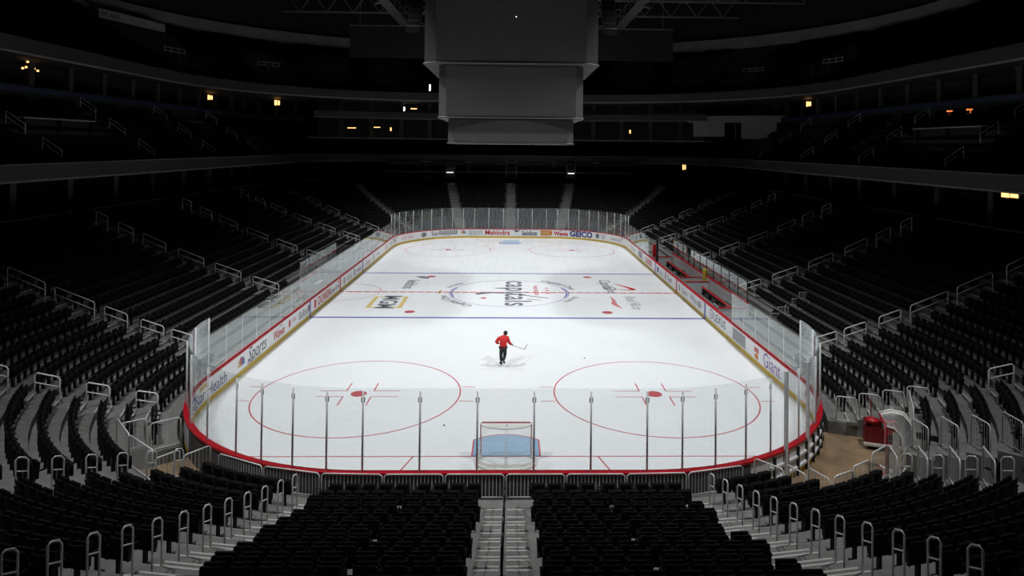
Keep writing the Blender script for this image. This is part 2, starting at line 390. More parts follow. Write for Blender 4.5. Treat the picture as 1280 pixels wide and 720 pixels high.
# glass panes and posts
GZ = BH+.07
for i, (a, b) in enumerate(zip(JJ[:-1], JJ[1:])):
    mid = (a+b)/2; side = S2 < abs(mid) < S3
    if bench_s0-.6 < mid < bench_s1: continue
    top = 2.85 if side else 3.68
    mb = MB(); wallstrip(mb, a+.01, b-.01, .05, .062, GZ, top, MT['glass'], .2); mb.obj('glass_pane', boards)
post_mb = MB(); post_mb.tube([(0, 0, 0), (0, 0, 2.48)], .033, MT['post'], 10); post_me = post_mb.mesh('glass_post', True)
slim = MB(); slim.box((0, 0, .85), (.012, .03, 1.7), MT['steel_pale']); slim_me = slim.mesh('glass_post')
clamp = MB(); clamp.box((0, 0, 2.22), (.12, .02, .16), MT['post']); clamp_me = clamp.mesh('post_clamp')
for s in JJ[:-1]:
    if bench_s0+.5 < s < bench_s1-.1: continue
    side = S2+.1 < abs(s) < S3-.1; p, n = path(s, .09)
    o = link('glass_post', slim_me if side else post_me, boards, (p[0], p[1], GZ), (0, 0, math.atan2(n[1], n[0])+PI/2))
    if not side:
        if abs(s) < S2: link('post_clamp', clamp_me, o, (0, 0, 0))
# dark thicker gate posts in the near right corner
for d in (35.1, 45.2):
    p, n = path(sang(d), .2); mb = MB(); mb.box((p[0], p[1], 1.9), (.09, .12, 3.7), MT['post'], rz=math.atan2(n[1], n[0])); mb.obj('gate_post', boards)
# ribbed outer face where the boards are bare (right corner and far bench area)
for i in range(9):
    a = sang(31+i*4.6); mb = MB(); wallstrip(mb, a, a+.06, BT, BT+.09, .02, 1.0, MT['concrete_dark']); mb.obj('board_brace', boards)
for z in (.25, .62): 
    mb = MB(); wallstrip(mb, sang(30), sang(70), BT, BT+.07, z, z+.08, MT['post']); mb.obj('brace_rail', boards)

mb = MB(); wallstrip(mb, -sang(53), sang(24), BT+.004, BT+.02, .0, BH-.02, MT['skirt']); mb.obj('outer_skirt', boards)
# ads on the boards (flat print on the inner face)
def ad(txt, s, size, m, z=.64, name='board_lettering', o=-.008, **k):
    V, F = text_verts(txt, size, **k); mb = MB()
    # seen from inside the rink, the reading direction runs towards decreasing s
    mb.add([P3(s-a, o, z+b) for a, b in V], F, MT[m]); return mb.obj(name, boards)
def patch(s, wd, z0, z1, m, name='board_emblem', o=-.007, shape=None):
    mb = MB()
    if shape is None:
        L = samples(s-wd/2, s+wd/2, .5); n = len(L)
        mb.add([P3(q, o, z) for q in L for z in (z0, z1)], [(2*i, 2*i+1, 2*i+3, 2*i+2) for i in range(n-1)], MT[m])
    else: mb.add([P3(s-a*wd, o, z0+(z1-z0)*b) for a, b in shape], [tuple(range(len(shape)))], MT[m])
    return mb.obj(name, boards)
CIRC = [(.5*math.cos(2*PI*i/20), .5+.5*math.sin(2*PI*i/20)) for i in range(20)]
def peacock(s, z0=.45, k=1.0):
    for i, c in enumerate(('ink_gold', 'ink_orange', 'ink_red', 'ink_violet', 'ink_navy', 'ink_teal')):
        a0 = PI-i*PI/6-.05; a1 = a0-PI/6+.1
        mb = MB(); mb.add([P3(s, -.009, z0)]+[P3(s-.33*k*math.cos(a), -.009, z0+.36*k*math.sin(a)) for a in (a0, (a0+a1)/2, a1)], [(0, 1, 2, 3)], MT[c]); mb.obj('peacock_feather', boards)
FX = lambda x: SF - x          # far board, x of the world
F_ = dict(o=-.01)
LT = lambda deg: SF+CX+R0*math.radians(deg)          # far left corner; sfar(deg) is the far right one
ad('Mahindra', FX(-1.6), .80, 'ink_red', bold=.015, squeeze=1.02, **F_)
peacock(LT(9), .52); ad('Sports', FX(-4.35), .66, 'ink_grey', .72, shear=.3); ad('WASHINGTON', FX(-4.5), .2, 'ink_grey', .40)
patch(LT(35.5), .5, .78, .98, 'ink_red', shape=[(-.5, .5), (0, 1), (.3, 0)]); ad('IAIS', LT(33.2), .5, 'ink', .58, bold=.01)
for i in range(5):
    q = LT(28.2)-.47*i
    patch(q, .38, .5, .92, 'ink'); patch(q, .24, .66, .72, 'white', o=-.009); patch(q, .06, .55, .88, 'white', o=-.010); patch(q, .24, .79, .83, 'white', o=-.009)
ad('HEALTH CARE', LT(23), .17, 'ink', .38)
patch(LT(43.5), .8, .36, .94, 'ink', shape=CIRC)
for zz in (.5, .66, .82): patch(LT(43.5), .8, zz, zz+.04, 'white', o=-.01)
ad('Corvias', LT(62), .7, 'ink_pale', .66, shear=.2); ad('MSC', LT(83), .8, 'ink', .66, shear=.4)
patch(FX(.75), .9, .68, .98, 'ink', shape=[(-.5, 1), (.5, .8), (.1, .3), (-.1, 0), (-.2, .5)]); ad('leidos', FX(2.35), .78, 'ink', .58, bold=.02)
patch(FX(4.2), 1.0, .34, .96, 'ink_orange'); patch(sfar(3.2), .5, .34, .96, 'ink_orange', shape=CIRC, o=-.008); patch(FX(4.3), .85, .5, .8, 'ink_gold', o=-.009); ad('bojangles', FX(4.35), .22, 'ink_red', .64, o=-.012)
ad('Wawa', sfar(12), .66, 'ink_red', .58, bold=.03); patch(sfar(12), .3, .86, 1.0, 'ink_red', shape=[(-.5, .3), (0, 1), (.5, 0)])
ad('GEICO', sfar(29.5), .92, 'ink_navy', .62, bold=.045, squeeze=1.08)
patch(sfar(44.5), .5, .4, .9, 'ink_soft'); patch(sfar(44.5), .25, .53, .78, 'white', o=-.009); ad('SPORTS', sfar(50.5), .24, 'ink_grey', .76, bold=.01); ad('A 37', sfar(50.5), .3, 'ink', .5, bold=.01)
ad('Capital One', sfar(66), .45, 'ink', .6, shear=.3); patch(sfar(75), .35, .68, .98, 'ink_red', shape=[(-.5, .9), (.6, 1), (.1, 0)])
# right boards (world y along the side)
Rs = lambda y: S2+CY+y
def emb(s, wd, z0, z1, m): patch(s, wd, z0, z1, m, shape=CIRC)
ad('Caliburger', Rs(-25.2), .68, 'ink_red', .62, shear=.2); patch(Rs(-22.9), .35, .5, .95, 'ink_red', shape=[(.5, .8), (0, 1), (-.5, .6), (-.5, .2), (0, 0), (-.2, .3), (-.2, .7), (0, .8)])
ad('Giant', Rs(-18.9), 1.02, 'ink_violet', .60, bold=.0, squeeze=.95)
patch(Rs(-16.9), .55, .28, .58, 'ink_orange', shape=CIRC); 
for q in (-.22, 0, .22): patch(Rs(-16.9+q), .18, .6, .9, 'ink_red', shape=CIRC)
patch(Rs(-14.2), 2.1, .30, .96, 'ink_soft').data.materials[0] = MT['ink_grey']
patch(Rs(-9.0), .75, .36, .96, 'ink', shape=CIRC); patch(Rs(-9.0), .6, .42, .9, 'white', shape=CIRC, o=-.010); patch(Rs(-9.0), .3, .5, .82, 'ink', o=-.012, shape=[(.3, 0), (-.4, 1), (-.2, 1), (.0, .25), (.5, .2)])
ad('LEXUS', Rs(-10.7), .70, 'ink', .62, squeeze=1.2)
ad('William Hill', Rs(-5.4), .6, 'ink_grey', .62); patch(Rs(-6.2), .3, .4, .8, 'ink')
ad('Capitals', Rs(-2.4), .5, 'ink_grey', .6); patch(Rs(-.9), .25, .4, .85, 'ink_soft')
ad('Tivoli', Rs(2.3), .6, 'ink', .6); patch(Rs(3.7), .25, .35, .95, 'ink_red')
patch(Rs(6.6), .6, .4, .85, 'ink_navy'); ad('Sports', Rs(5.4), .4, 'ink_grey', .6)
ad('DUNKIN', Rs(10.6), .75, 'ink_red', .6, bold=.01); patch(Rs(14.6), 2.0, .33, .95, 'ink_grey'); ad('Ticketing', Rs(18.0), .5, 'ink_grey', .6); patch(Rs(19.6), .25, .4, .9, 'ink_pale')
# left boards
Ls = lambda y: -(S2+CY+y)
ad('MedStar Health', Ls(-22.6), .74, 'ink_navy', .52, bold=.0); patch(Ls(-22.6), 1.1, .78, .98, 'ink_gold'); patch(Ls(-24.0), .6, .74, .94, 'ink_navy')
peacock(Ls(-18.6), .44, 1.25); ad('Sports', Ls(-16.6), .95, 'ink', .66, shear=.3); ad('WASHINGTON', Ls(-17.0), .26, 'ink_grey', .30)
ad('Wawa', Ls(-13.4), .7, 'ink_red', .58, shear=.2, bold=.01); patch(Ls(-13.1), .8, .84, .97, 'ink', shape=[(-.5, 0), (0, 1), (.5, .2), (0, .6)])
patch(Ls(-11.6), .35, .4, .88, 'ink_red', shape=CIRC); ad('Caps', Ls(-10.8), .4, 'ink_pale', .7)
ad('Balfour', Ls(-9.0+.1), .7, 'ink_grey', .6, bold=.01); patch(Ls(-7.95), .35, .5, .85, 'ink_soft')
ad('DUNKIN', Ls(-4.3), .80, 'ink_red', .60, bold=.015); patch(Ls(-6.5), .45, .36, .88, 'ink_red')
ad('Capital One', Ls(-1.6), .5, 'ink', .56, shear=.2); patch(Ls(-.6), .35, .7, .98, 'ink_red', shape=[(-.5, .9), (.6, 1), (.1, 0)])
patch(Ls(1.2), .28, .35, .85, 'ink_soft'); ad('ticketing', Ls(2.8), .5, 'ink_grey', .58); patch(Ls(4.6), .28, .35, .9, 'ink'); ad('Sentara', Ls(6.2), .5, 'ink', .6); 
ad('Corvias', Ls(9.7), .55, 'ink_red', .6); patch(Ls(12.3), .25, .35, .9, 'ink'); ad('Alaska', Ls(14.3), .5, 'ink_grey', .66); ad('Cola', Ls(18.5), .8, 'ink_pale', .66, shear=.3); patch(Ls(21.3), .25, .4, .8, 'ink')
# near boards, inner face (read mirrored in the ice)
ad('Capital One', 6.0, .85, 'ink_navy', .62, bold=.01, shear=.2); ad('CareFirst', -6.2, .85, 'ink_navy', .62, bold=.01); ad('ARENA', 0, .7, 'ink_grey', .6)

# ------------------------------------------------------------------ goals
def make_goal():
    t = empty('hockey_goal')
    W2, H, DT, DB = .915, 1.22, .55, 1.1
    mb = MB()
    mb.tube([(-W2, 0, 0), (-W2, 0, H-.06), (-W2+.06, 0, H), (W2-.06, 0, H), (W2, 0, H-.06), (W2, 0, 0)], .03, MT['goal_red'], 10); mb.obj('goal_frame', t, True)
    back = [(-W2, 0), (-W2-.14, -.35), (-W2-.1, -.75), (-W2+.25, -1.05), (0, -1.13), (W2-.25, -1.05), (W2+.1, -.75), (W2+.14, -.35), (W2, 0)]
    mb = MB(); mb.tube([(x, y, .05) for x, y in back], .055, MT['pad'], 10); mb.obj('base_padding', t, True)
    topc = [(-W2, -.02), (-W2+.05, -.25), (-W2+.3, -.45), (0, -.55), (W2-.3, -.45), (W2-.05, -.25), (W2, -.02)]
    mb = MB(); mb.tube([(x, y, H) for x, y in topc], .028, MT['pad'], 8); mb.obj('top_bar', t, True)
    mb = MB(); mb.tube([(-.03, -.55, H), (-.03, -.6, .8), (-.03, -1.1, .08)], .014, MT['post'], 6); mb.tube([(.03, -.55, H), (.03, -.6, .8), (.03, -1.1, .08)], .014, MT['post'], 6); mb.obj('back_bar', t, True)
    # netting: strands between top curve and base curve
    def interp(c, f):
        L = [0]
        for a, b in zip(c[:-1], c[1:]): L.append(L[-1]+math.dist(a, b))
        d = f*L[-1]
        for i in range(len(c)-1):
            if d <= L[i+1]+1e-9: k = (d-L[i])/(L[i+1]-L[i]); return (c[i][0]+(c[i+1][0]-c[i][0])*k, c[i][1]+(c[i+1][1]-c[i][1])*k)
        return c[-1]
    mb = MB(); nu, nv = 60, 26
    def pt(i, j):
        a = interp(topc, i/nu); b = interp(back, i/nu); k = j/nv; bow = math.sin(k*PI)*.05
        return (a[0]+(b[0]-a[0])*k**1.6, a[1]+(b[1]-a[1])*k**1.6+bow*0, H+(.05-H)*k)
    for i in range(nu+1): mb.tube([pt(i, j) for j in range(0, nv+1, 2)], .0028, MT['net'], 3, caps=False)
    for j in range(0, nv+1): mb.tube([pt(i, j) for i in range(0, nu+1, 2)], .0028, MT['net'], 3, caps=False)
    for i in range(1, 24):
        x = -W2+2*W2*i/24; yb = [interp(topc, f/60) for f in range(61)]; yb = min(yb, key=lambda q: abs(q[0]-x))[1]
        mb.tube([(x, 0, H), (x, yb, H)], .004, MT['net'], 3, caps=False)
    for j in range(1, 8):
        y = -.52*j/8; mb.tube([(-W2+.05*(j > 2)+.02*j, y, H), (W2-.05*(j > 2)-.02*j, y, H)], .004, MT['net'], 3, caps=False)
    n = mb.obj('netting', t); n['kind'] = 'stuff'
    mb = MB(); L = 24
    vs_ = []
    for i in range(L+1):
        a = interp(back, i/L); b = (a[0]*.97, a[1]*.95+0.0)
        vs_ += [(a[0]*1.02, a[1]*1.02, .02), (b[0], b[1], .2)]
    mb.add(vs_, [(2*i, 2*i+2, 2*i+3, 2*i+1) for i in range(L)], MT['pad']); mb.obj('net_skirt', t)
    mb = MB(); mb.box((0, -.30, H+.012), (1.5, .22, .012), MT['pad']); tp = mb.obj('top_pad', t)
    mb = MB(); mb.add([(.02+.035*math.cos(a*PI/4), -.30+.05*math.sin(a*PI/4), H+.0195) for a in range(8)], [tuple(range(8))], MT['ink_navy']); mb.obj('shield_mark', tp)
    return t
goal = make_goal(); goal.location = (0, -27.13, 0)
tag(goal, 'red hockey goal on the ice in front of the light blue crease, seen from behind', 'goal', 'hockey goals')
g2 = copy_tree(goal); g2.location = (14.1, -28.55, .98)
g2.rotation_euler = Matrix(((0.10, .75, .65), (0, 0, 0), (0, 0, 0))).to_3x3().to_euler() if False else (0, 0, 0)
# standing on one side post: local x -> world up, local y (mouth) -> towards the rink
_yl = Vector((-.88, .30, .0)).normalized(); _xl = Vector((0, 0, 1)); _zl = _xl.cross(_yl)
g2.rotation_euler = Matrix((( _xl.x, _yl.x, _zl.x), (_xl.y, _yl.y, _zl.y), (_xl.z, _yl.z, _zl.z))).to_euler(); g2.location = (13.15, -28.1, 1.06)
tag(g2, 'spare hockey goal stood on its side post on the brown floor beside the red cart', 'goal', 'hockey goals')

# pucks
for (x, y), lab in (((-2.51, -24.46), 'black puck lying on the ice left of the near goal'), ((4.07, -15.93), 'black puck lying on the ice right of the skater')):
    mb = MB(); mb.lathe([(.036, 0), (.038, .003), (.038, .022), (.036, .025)], (0, 0, 0), MT['rubber'], 20); o = mb.obj('puck', None, False, (x, y, .002)); tag(o, lab, 'puck', 'hockey pucks')

# ------------------------------------------------------------------ skater
def skin_obj(name, verts, edges, radii, m, parent, levels=2, root=0):
    me = bpy.data.meshes.new(name); me.from_pydata(verts, edges, [])
    o = bpy.data.objects.new(name, me); C.objects.link(o)
    sk = o.modifiers.new('skin', 'SKIN'); sk.use_smooth_shade = True
    for i, r in enumerate(radii):
        v = me.skin_vertices[0].data[i]; v.radius = (r, r) if not isinstance(r, tuple) else r; v.use_root = (i == root)
    ss = o.modifiers.new('sub', 'SUBSURF'); ss.levels = levels; ss.render_levels = levels
    dg = bpy.context.evaluated_depsgraph_get(); dg.update(); nm = bpy.data.meshes.new_from_object(o.evaluated_get(dg)); nm.name = name
    bpy.data.objects.remove(o); nm.materials.clear(); nm.materials.append(m); nm.polygons.foreach_set('material_index', [0]*len(nm.polygons)); nm.polygons.foreach_set('use_smooth', [True]*len(nm.polygons))
    return link(name, nm, parent)
sk = empty('person', (-.36, -17.1, 0)); tag(sk, 'skater seen from behind in a red jacket, black trousers and black cap, holding a stick', 'person')
J_ = dict(pel=(.11, .02, .93), waist=(.12, .07, 1.06), chest=(.14, .19, 1.29), neck=(.18, .29, 1.41), head0=(.21, .35, 1.48), head1=(.23, .40, 1.58),
  lsh=(-.06, .22, 1.37), lel=(-.27, .10, 1.15), lwr=(-.08, .33, 1.02), rsh=(.33, .24, 1.36), rel=(.41, .30, 1.08), rwr=(.59, .32, .94),
  lhip=(.02, .02, .88), lkn=(.0, .10, .49), lan=(.02, -.01, .13), rhip=(.20, .02, .88), rkn=(.21, .12, .51), ran=(.13, -.20, .30))
names = list(J_); V = [J_[k] for k in names]; E_ = lambda prs: [(names.index(a), names.index(b)) for a, b in prs]
body = skin_obj('body', V, E_([('pel', 'waist'), ('waist', 'chest'), ('chest', 'neck'), ('neck', 'head0'), ('head0', 'head1'), ('chest', 'lsh'), ('lsh', 'lel'), ('lel', 'lwr'), ('chest', 'rsh'), ('rsh', 'rel'), ('rel', 'rwr'),
   ('pel', 'lhip'), ('lhip', 'lkn'), ('lkn', 'lan'), ('pel', 'rhip'), ('rhip', 'rkn'), ('rkn', 'ran')]),
   [.11, .105, .13, .055, .075, .09, .062, .042, .032, .062, .042, .032, .08, .055, .04, .08, .055, .04], MT['skin'], sk)
# face details and hair
mb = MB(); f = Vector((.25, .49, 1.52)); mb.tube([f+Vector((0, -.01, .03)), f+Vector((.01, .03, -.01)), f+Vector((.0, 0, -.02))], [.008, .014, .01], MT['skin'], 6); mb.obj('nose', body)
for s in (-1, 1):
    mb = MB(); c = Vector((.235+s*.033, .475, 1.552)); mb.lathe([(.001, -.009), (.008, -.005), (.01, 0), (.008, .005), (.001, .009)], c, MT['ink'], 8); mb.obj('eye', body)
    mb = MB(); c = Vector((.225+s*.085, .38, 1.52)); mb.tube([c+Vector((0, 0, .03)), c+Vector((s*.015, -.01, 0)), c+Vector((0, 0, -.03))], [.008, .014, .008], MT['skin'], 6); mb.obj('ear', body, True)
mb = MB(); mb.tube([(.205, .482, 1.485), (.235, .488, 1.48), (.265, .482, 1.485)], [.003, .006, .003], MT['ink_pale'], 6); mb.obj('mouth', body)
mb = MB(); mb.lathe([(.05, -.1), (.085, -.07), (.098, -.02), (.1, .03)], (.215, .355, 1.53), MT['hair'], 16); mb.obj('hair', body, True)
cap = MB(); cap.lathe([(.104, 0), (.108, .03), (.098, .07), (.066, .1), (.02, .115), (.001, .117)], (.225, .37, 1.555), MT['trousers'], 20); co = cap.obj('cap', sk, True)
cb = MB(); cb.add([(.235+.1*math.cos(a), .39+(.2 if k else .06)*math.sin(a)+.0, 1.56+z-(.02 if k else 0)) for z in (0, .012) for k in (0, 1) for a in [PI*i/8 for i in range(9)]],
   [(i, i+1, 9+i+1, 9+i) for i in range(8)]+[(18+i, 27+i, 27+i+1, 18+i+1) for i in range(8)]+[(9+i, 9+i+1, 27+i+1, 27+i) for i in range(8)], MT['trousers']); cb.obj('cap_brim', co)
# jacket
jn = [(.11, .02, .86), (.12, .07, 1.04), (.15, .19, 1.26), (.175, .27, 1.38), J_['lsh'], J_['lel'], (-.11, .30, 1.035), J_['rsh'], J_['rel'], (.56, .32, .95)]
skin_obj('jacket', jn, [(0, 1), (1, 2), (2, 3), (2, 4), (4, 5), (5, 6), (2, 7), (7, 8), (8, 9)], [(.20, .17), (.195, .165), (.215, .18), .09, .115, .09, .055, .115, .085, .058], MT['jacket'], sk)
mb = MB(); mb.lathe([(.082, -.03), (.078, .02), (.07, .045)], (.18, .29, 1.42), MT['jacket'], 14); mb.obj('collar', sk, True)
tn = [(.11, .02, .93), (.025, .02, .86), (.0, .10, .49), (.02, .0, .20), (.20, .02, .86), (.21, .12, .51), (.15, -.15, .35)]
skin_obj('trousers', tn, [(0, 1), (1, 2), (2, 3), (0, 4), (4, 5), (5, 6)], [(.18, .15), .125, .092, .08, .125, .092, .08], MT['trousers'], sk)
def skate(ank, pitch, yaw):
    t = MB(); t.box((0, .05, -.02), (.085, .27, .07), MT['trousers'], taper=.85); t.box((0, -.03, .07), (.09, .13, .14), MT['trousers'], taper=.9)
    o = t.obj('skate', sk, False, ank); o.rotation_euler = (pitch, 0, yaw)
    b = MB(); b.box((0, .04, -.105), (.006, .29, .05), MT['blade']); b.box((0, .13, -.07), (.03, .06, .04), MT['white']); b.box((0, -.06, -.07), (.03, .06, .04), MT['white']); b.obj('blade', o)
skate((.02, 0, .135), 0, .35); skate((.14, -.22, .31), -.75, -.5)
# gloved hands: palm and five fingers curled round the stick
ST0 = Vector((.50, .11, 1.02)); ST1 = Vector((1.24, 1.28, .44)); sd = (ST1-ST0).normalized()
def glove(wr, grip, axis, nm):
    wr = Vector(wr); grip = Vector(grip); V = [wr, wr.lerp(grip, .55)]; E = [(0, 1)]; R = [.04, .045]
    side = axis.normalized(); fwd = (grip-wr).normalized(); dn = fwd.cross(side).normalized()
    for i, L in enumerate((.9, 1.0, .95, .78)):
        b = wr.lerp(grip, .8)+side*(i-1.5)*.023; k = len(V)
        V += [b, b+fwd*.03*L+dn*.018, b+fwd*.03*L-dn*.022*0+dn*.05, b+fwd*.0+dn*.055]; E += [(1, k), (k, k+1), (k+1, k+2), (k+2, k+3)]; R += [.013, .012, .011, .009]
    k = len(V); b = wr.lerp(grip, .45)-side*.04; V += [b, b+fwd*.03-side*.008+dn*.02, b+fwd*.045+dn*.045]; E += [(1, k), (k, k+1), (k+1, k+2)]; R += [.016, .013, .010]
    skin_obj(nm, V, E, R, MT['trousers'], sk, 1)
glove(J_['rwr'], ST0+sd*.17+Vector((0, 0, .02)), sd, 'glove'); glove(J_['lwr'], (.02, .36, 1.0), Vector((.3, 1, 0)), 'glove')
mb = MB(); mb.tube([(.575, .318, .947), (.597, .322, .935)], .052, MT['white'], 12); mb.obj('glove_cuff', sk, True)
st = empty('hockey_stick', (-.36, -17.1, 0)); tag(st, 'hockey stick held out to the right in the skater\'s hand', 'hockey stick')
mb = MB(); mb.tube([ST0, ST1], .014, MT['shaft'], 6); mb.obj('shaft', st)
mb = MB(); b1 = ST1+Vector((.10, .10, .17)); b2 = ST1+Vector((.14, .16, .24))
n = Vector((0, .25, .055)); n2 = Vector((.02, -.01, 0))
mb.add([ST1-n*.18, b1-n*.16, b2-n*.05, b2+n*.05, b1+n*.16, ST1+n*.12]+[p+n2 for p in (ST1-n*.18, b1-n*.16, b2-n*.05, b2+n*.05, b1+n*.16, ST1+n*.12)],
  [(0, 1, 2, 3, 4, 5), (11, 10, 9, 8, 7, 6)]+[(i, (i+1) % 6, 6+(i+1) % 6, 6+i) for i in range(6)], MT['shaft']); mb.obj('stick_blade', st)
mb = MB(); mb.tube([ST0, ST0+sd*.16], .017, MT['white'], 6); mb.obj('grip_tape', st)

# ------------------------------------------------------------------ lower bowl terraces
# cuts in the rows: (row range, s range)
CUTS = [(0, 2, sang(25), sang(69)), (3, 7, sang(39), sang(49.5)), (0, 1, -sang(53), -sang(36))]
def intervals(k, a, b):
    L = [(a, b)]
    for k0, k1, c0, c1 in CUTS:
        if k0 <= k <= k1:
            N = []
            for p, q in L:
                if c1 <= p or c0 >= q: N.append((p, q)); continue
                if p < c0: N.append((p, c0))
                if c1 < q: N.append((c1, q))
            L = N
    return L
mbT = MB()
def terr(k):
    o0 = NOS[k] if k else .40; o1 = NOS[k+1]; z = ZR[k]; zb = ZR[k-1]-.05 if k else 0
    for a, b in intervals(k, -SF, SF):
        L = samples(a, b, .8); n = len(L)
        for i in range(n-1):
            p, q = L[i], L[i+1]
            lowcut = any(c0 <= (p+q)/2 <= c1 and k0 <= k-1 <= k1 for k0, k1, c0, c1 in CUTS)
            zb2 = 0 if (lowcut or k == 0) else zb
            if lowcut and k == 3 and sang(57) < (p+q)/2 < sang(69): zb2 = 1.05    # lintel over the dark tunnel mouth
            mbT.add([P3(p, o0, zb2), P3(q, o0, zb2), P3(q, o0, z), P3(p, o0, z), P3(q, o1, z), P3(p, o1, z)], [(0, 1, 2, 3), (3, 2, 4, 5)], MT['concrete'])
        for s in (a, b):       # end faces at cuts
            if abs(abs(s)-SF) > .01: mbT.add([P3(s, o0, 0), P3(s, o1, 0), P3(s, o1, z), P3(s, o0, z)], [(0, 1, 2, 3)], MT['concrete'])
for k in range(NR): terr(k)
bowl = mbT.obj('seating_terrace'); tag(bowl, 'stepped grey concrete terrace of the lower bowl around the rink', kind='structure')
# ground around the rink, brown apron, tunnel recess
def apron(name, a, b, o0, o1, z, m, parent=None):
    mb = MB(); L = samples(a, b, .6)
    for p, q in zip(L[:-1], L[1:]): mb.add([P3(p, o0, z), P3(q, o0, z), P3(q, o1, z), P3(p, o1, z)], [(0, 1, 2, 3)], m)
    return mb.obj(name, parent)
tag(apron('floor_apron', -SF, SF, BT+.05, .45, -.02, MT['concrete_dark']), 'narrow dark floor strip behind the boards', kind='structure')
tag(apron('floor_plywood', sang(24.6), sang(69.2), BT+.02, 3.15, 0.0, MT['brown']), 'dusty brown floor outside the right corner of the boards', kind='structure')
tag(apron('floor_plywood', -sang(53.2), -sang(35.8), BT+.02, 2.26, 0.0, MT['brown']), 'small brown floor behind the left corner gate', kind='structure')
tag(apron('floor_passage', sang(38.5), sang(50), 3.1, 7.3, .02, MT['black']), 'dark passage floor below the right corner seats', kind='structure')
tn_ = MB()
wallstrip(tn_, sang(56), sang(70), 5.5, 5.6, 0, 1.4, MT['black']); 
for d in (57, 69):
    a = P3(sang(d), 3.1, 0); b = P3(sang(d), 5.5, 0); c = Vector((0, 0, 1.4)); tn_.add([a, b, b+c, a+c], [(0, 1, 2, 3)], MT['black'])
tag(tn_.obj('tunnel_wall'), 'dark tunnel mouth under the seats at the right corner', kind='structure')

# ------------------------------------------------------------------ aisles
AISLES = []    # (s centre, half width, first row, list of long rails (o0,o1) or 'hoops', name)
LONG = [(2.46, 4.18), (4.98, 6.69), (7.45, 9.14), (9.97, 11.5), (12.13, 13.11), (13.82, 14.58)]
NEARSIDE = [(2.44, 3.46), (3.84, 4.94), (5.6, 6.7), (7.19, 9.1), (9.57, 11.38), (12.1, 13.8)]
CORN = [(1.15, 1.88), (2.78, 3.53), (4.39, 5.17), (6.0, 6.8), (7.6, 8.4), (9.2, 10.0)]
for sg, side in ((-1, 'left'), (1, 'right')):
    AISLES += [(sg*sang(9.2), .3, 1, 'hoops', f'{side} diagonal stairs of the near end'),
               (sg*sang(34.5), .45, 1 if sg < 0 else 3, 'hoops', f'{side} corner stairs of the near end'),
               (sg*sang(71.2), .5, 0, CORN if sg < 0 else CORN[3:], f'nearest {side} side stairs'),
               (sg*(S2+3.5), .6, 0, NEARSIDE, f'second {side} side stairs'),
               (sg*(S2+15.55), .6, 1, LONG, f'third {side} side stairs'),
               (sg*(S2+27.15), .6, 1, LONG, f'fourth {side} side stairs'),
               (sg*(S2+39.2), .6, 1, LONG, f'fifth {side} side stairs'),
               (sg*sfar(74.3), .55, 1, LONG[:4], f'sixth {side} side stairs'),
               (sg*sfar(44), .6, 1, [], f'{side} far corner stairs'), (sg*sfar(10.3), .6, 1, [], f'{side} stairs of the far end')]
AISLES += [(0, .61, 1, 'centre', 'centre stairs of the near end'), (SF, .6, 1, [], 'centre stairs of the far end')]
def cutrow(k, s): return any(k0 <= k <= k1 and c0 < s < c1 for k0, k1, c0, c1 in CUTS)
for s, hw, k0, rails, nm in AISLES:
    av = empty('aisle_stair'); tag(av, f'grey concrete {nm} with pale step edges', kind='structure')
    p0, n0 = path(s, 0); t0 = Vector((-n0[1], n0[0], 0)); n3 = Vector((n0[0], n0[1], 0))
    def blk(mb, oa, ob, z0, z1, x0, x1, m):
        a = P3(s, oa, 0); b = P3(s, ob, 0)
        q = [a+t0*x0, a+t0*x1, b+t0*x1, b+t0*x0]
        mb.add([Vector((v.x, v.y, z)) for z in (z0, z1) for v in q], [(3, 2, 1, 0), (4, 5, 6, 7), (0, 1, 5, 4), (1, 2, 6, 5), (2, 3, 7, 6), (3, 0, 4, 7)], m)
    for k in range(max(k0, 1), NR):
        if cutrow(k-1, s) or cutrow(k, s): continue
        if not in_view(P3(s, NOS[k], ZR[k]), 120): continue
        zm = (ZR[k-1]+ZR[k])/2; parts = ((-hw, -.04), (.04, hw)) if rails == 'centre' else ((-hw, hw),)
        if 'diagonal' in nm:
            wid = abs(P3(s, NOS[k], 0).x)-5.38; parts = ((-wid, .22),) if s > 0 else ((-.22, wid),)
        for x0, x1 in parts:
            mb = MB()
            if k > 2 or rails != 'centre':
                blk(mb, NOS[k]-.36, NOS[k]+.0, ZR[k-1]-.02, zm, x0, x1, MT['concrete'])
                blk(mb, NOS[k]-.375, NOS[k]-.32, zm-.03, zm+.006, x0+.03, x1-.03, MT['nosing'])
            blk(mb, NOS[k]-.015, NOS[k]+.045, ZR[k]-.03, ZR[k]+.006, x0+.03, x1-.03, MT['nosing'])
            mb.obj('step', av)

def handrail(s, o0, o1, h=.88, r=.027, mid=True, m='steel_pale', dz=0):
    """rail following the slope between offsets o0 and o1, two posts and a middle bar"""
    base = P3(s, (o0+o1)/2, 0); z0 = zfloor(o0+.05); z1 = zfloor(o1-.05)
    e = Vector((base.x, base.y, z0)); mb = MB()
    a = P3(s, o0, z0)-e; b = P3(s, o1, z1)-e; up = Vector((0, 0, h)); d = (b-a); c1 = d.normalized()*.06
    slope = (NOS[1]-NOS[0]); za = zo(o0)+.0; zb = zo(o1)
    A = P3(s, o0, za+h)-e; B = P3(s, o1, zb+h)-e; q = (B-A).normalized()*.07
    mb.tube([a, A-Vector((0, 0, .07)), A+q, B-q, B-Vector((0, 0, .07)), b], r, MT[m], 6)
    if mid:
        k = Vector((0, 0, -.36)); mb.tube([A+k, B+k], r*.8, MT[m], 6)
    return mb, e
idx = 0
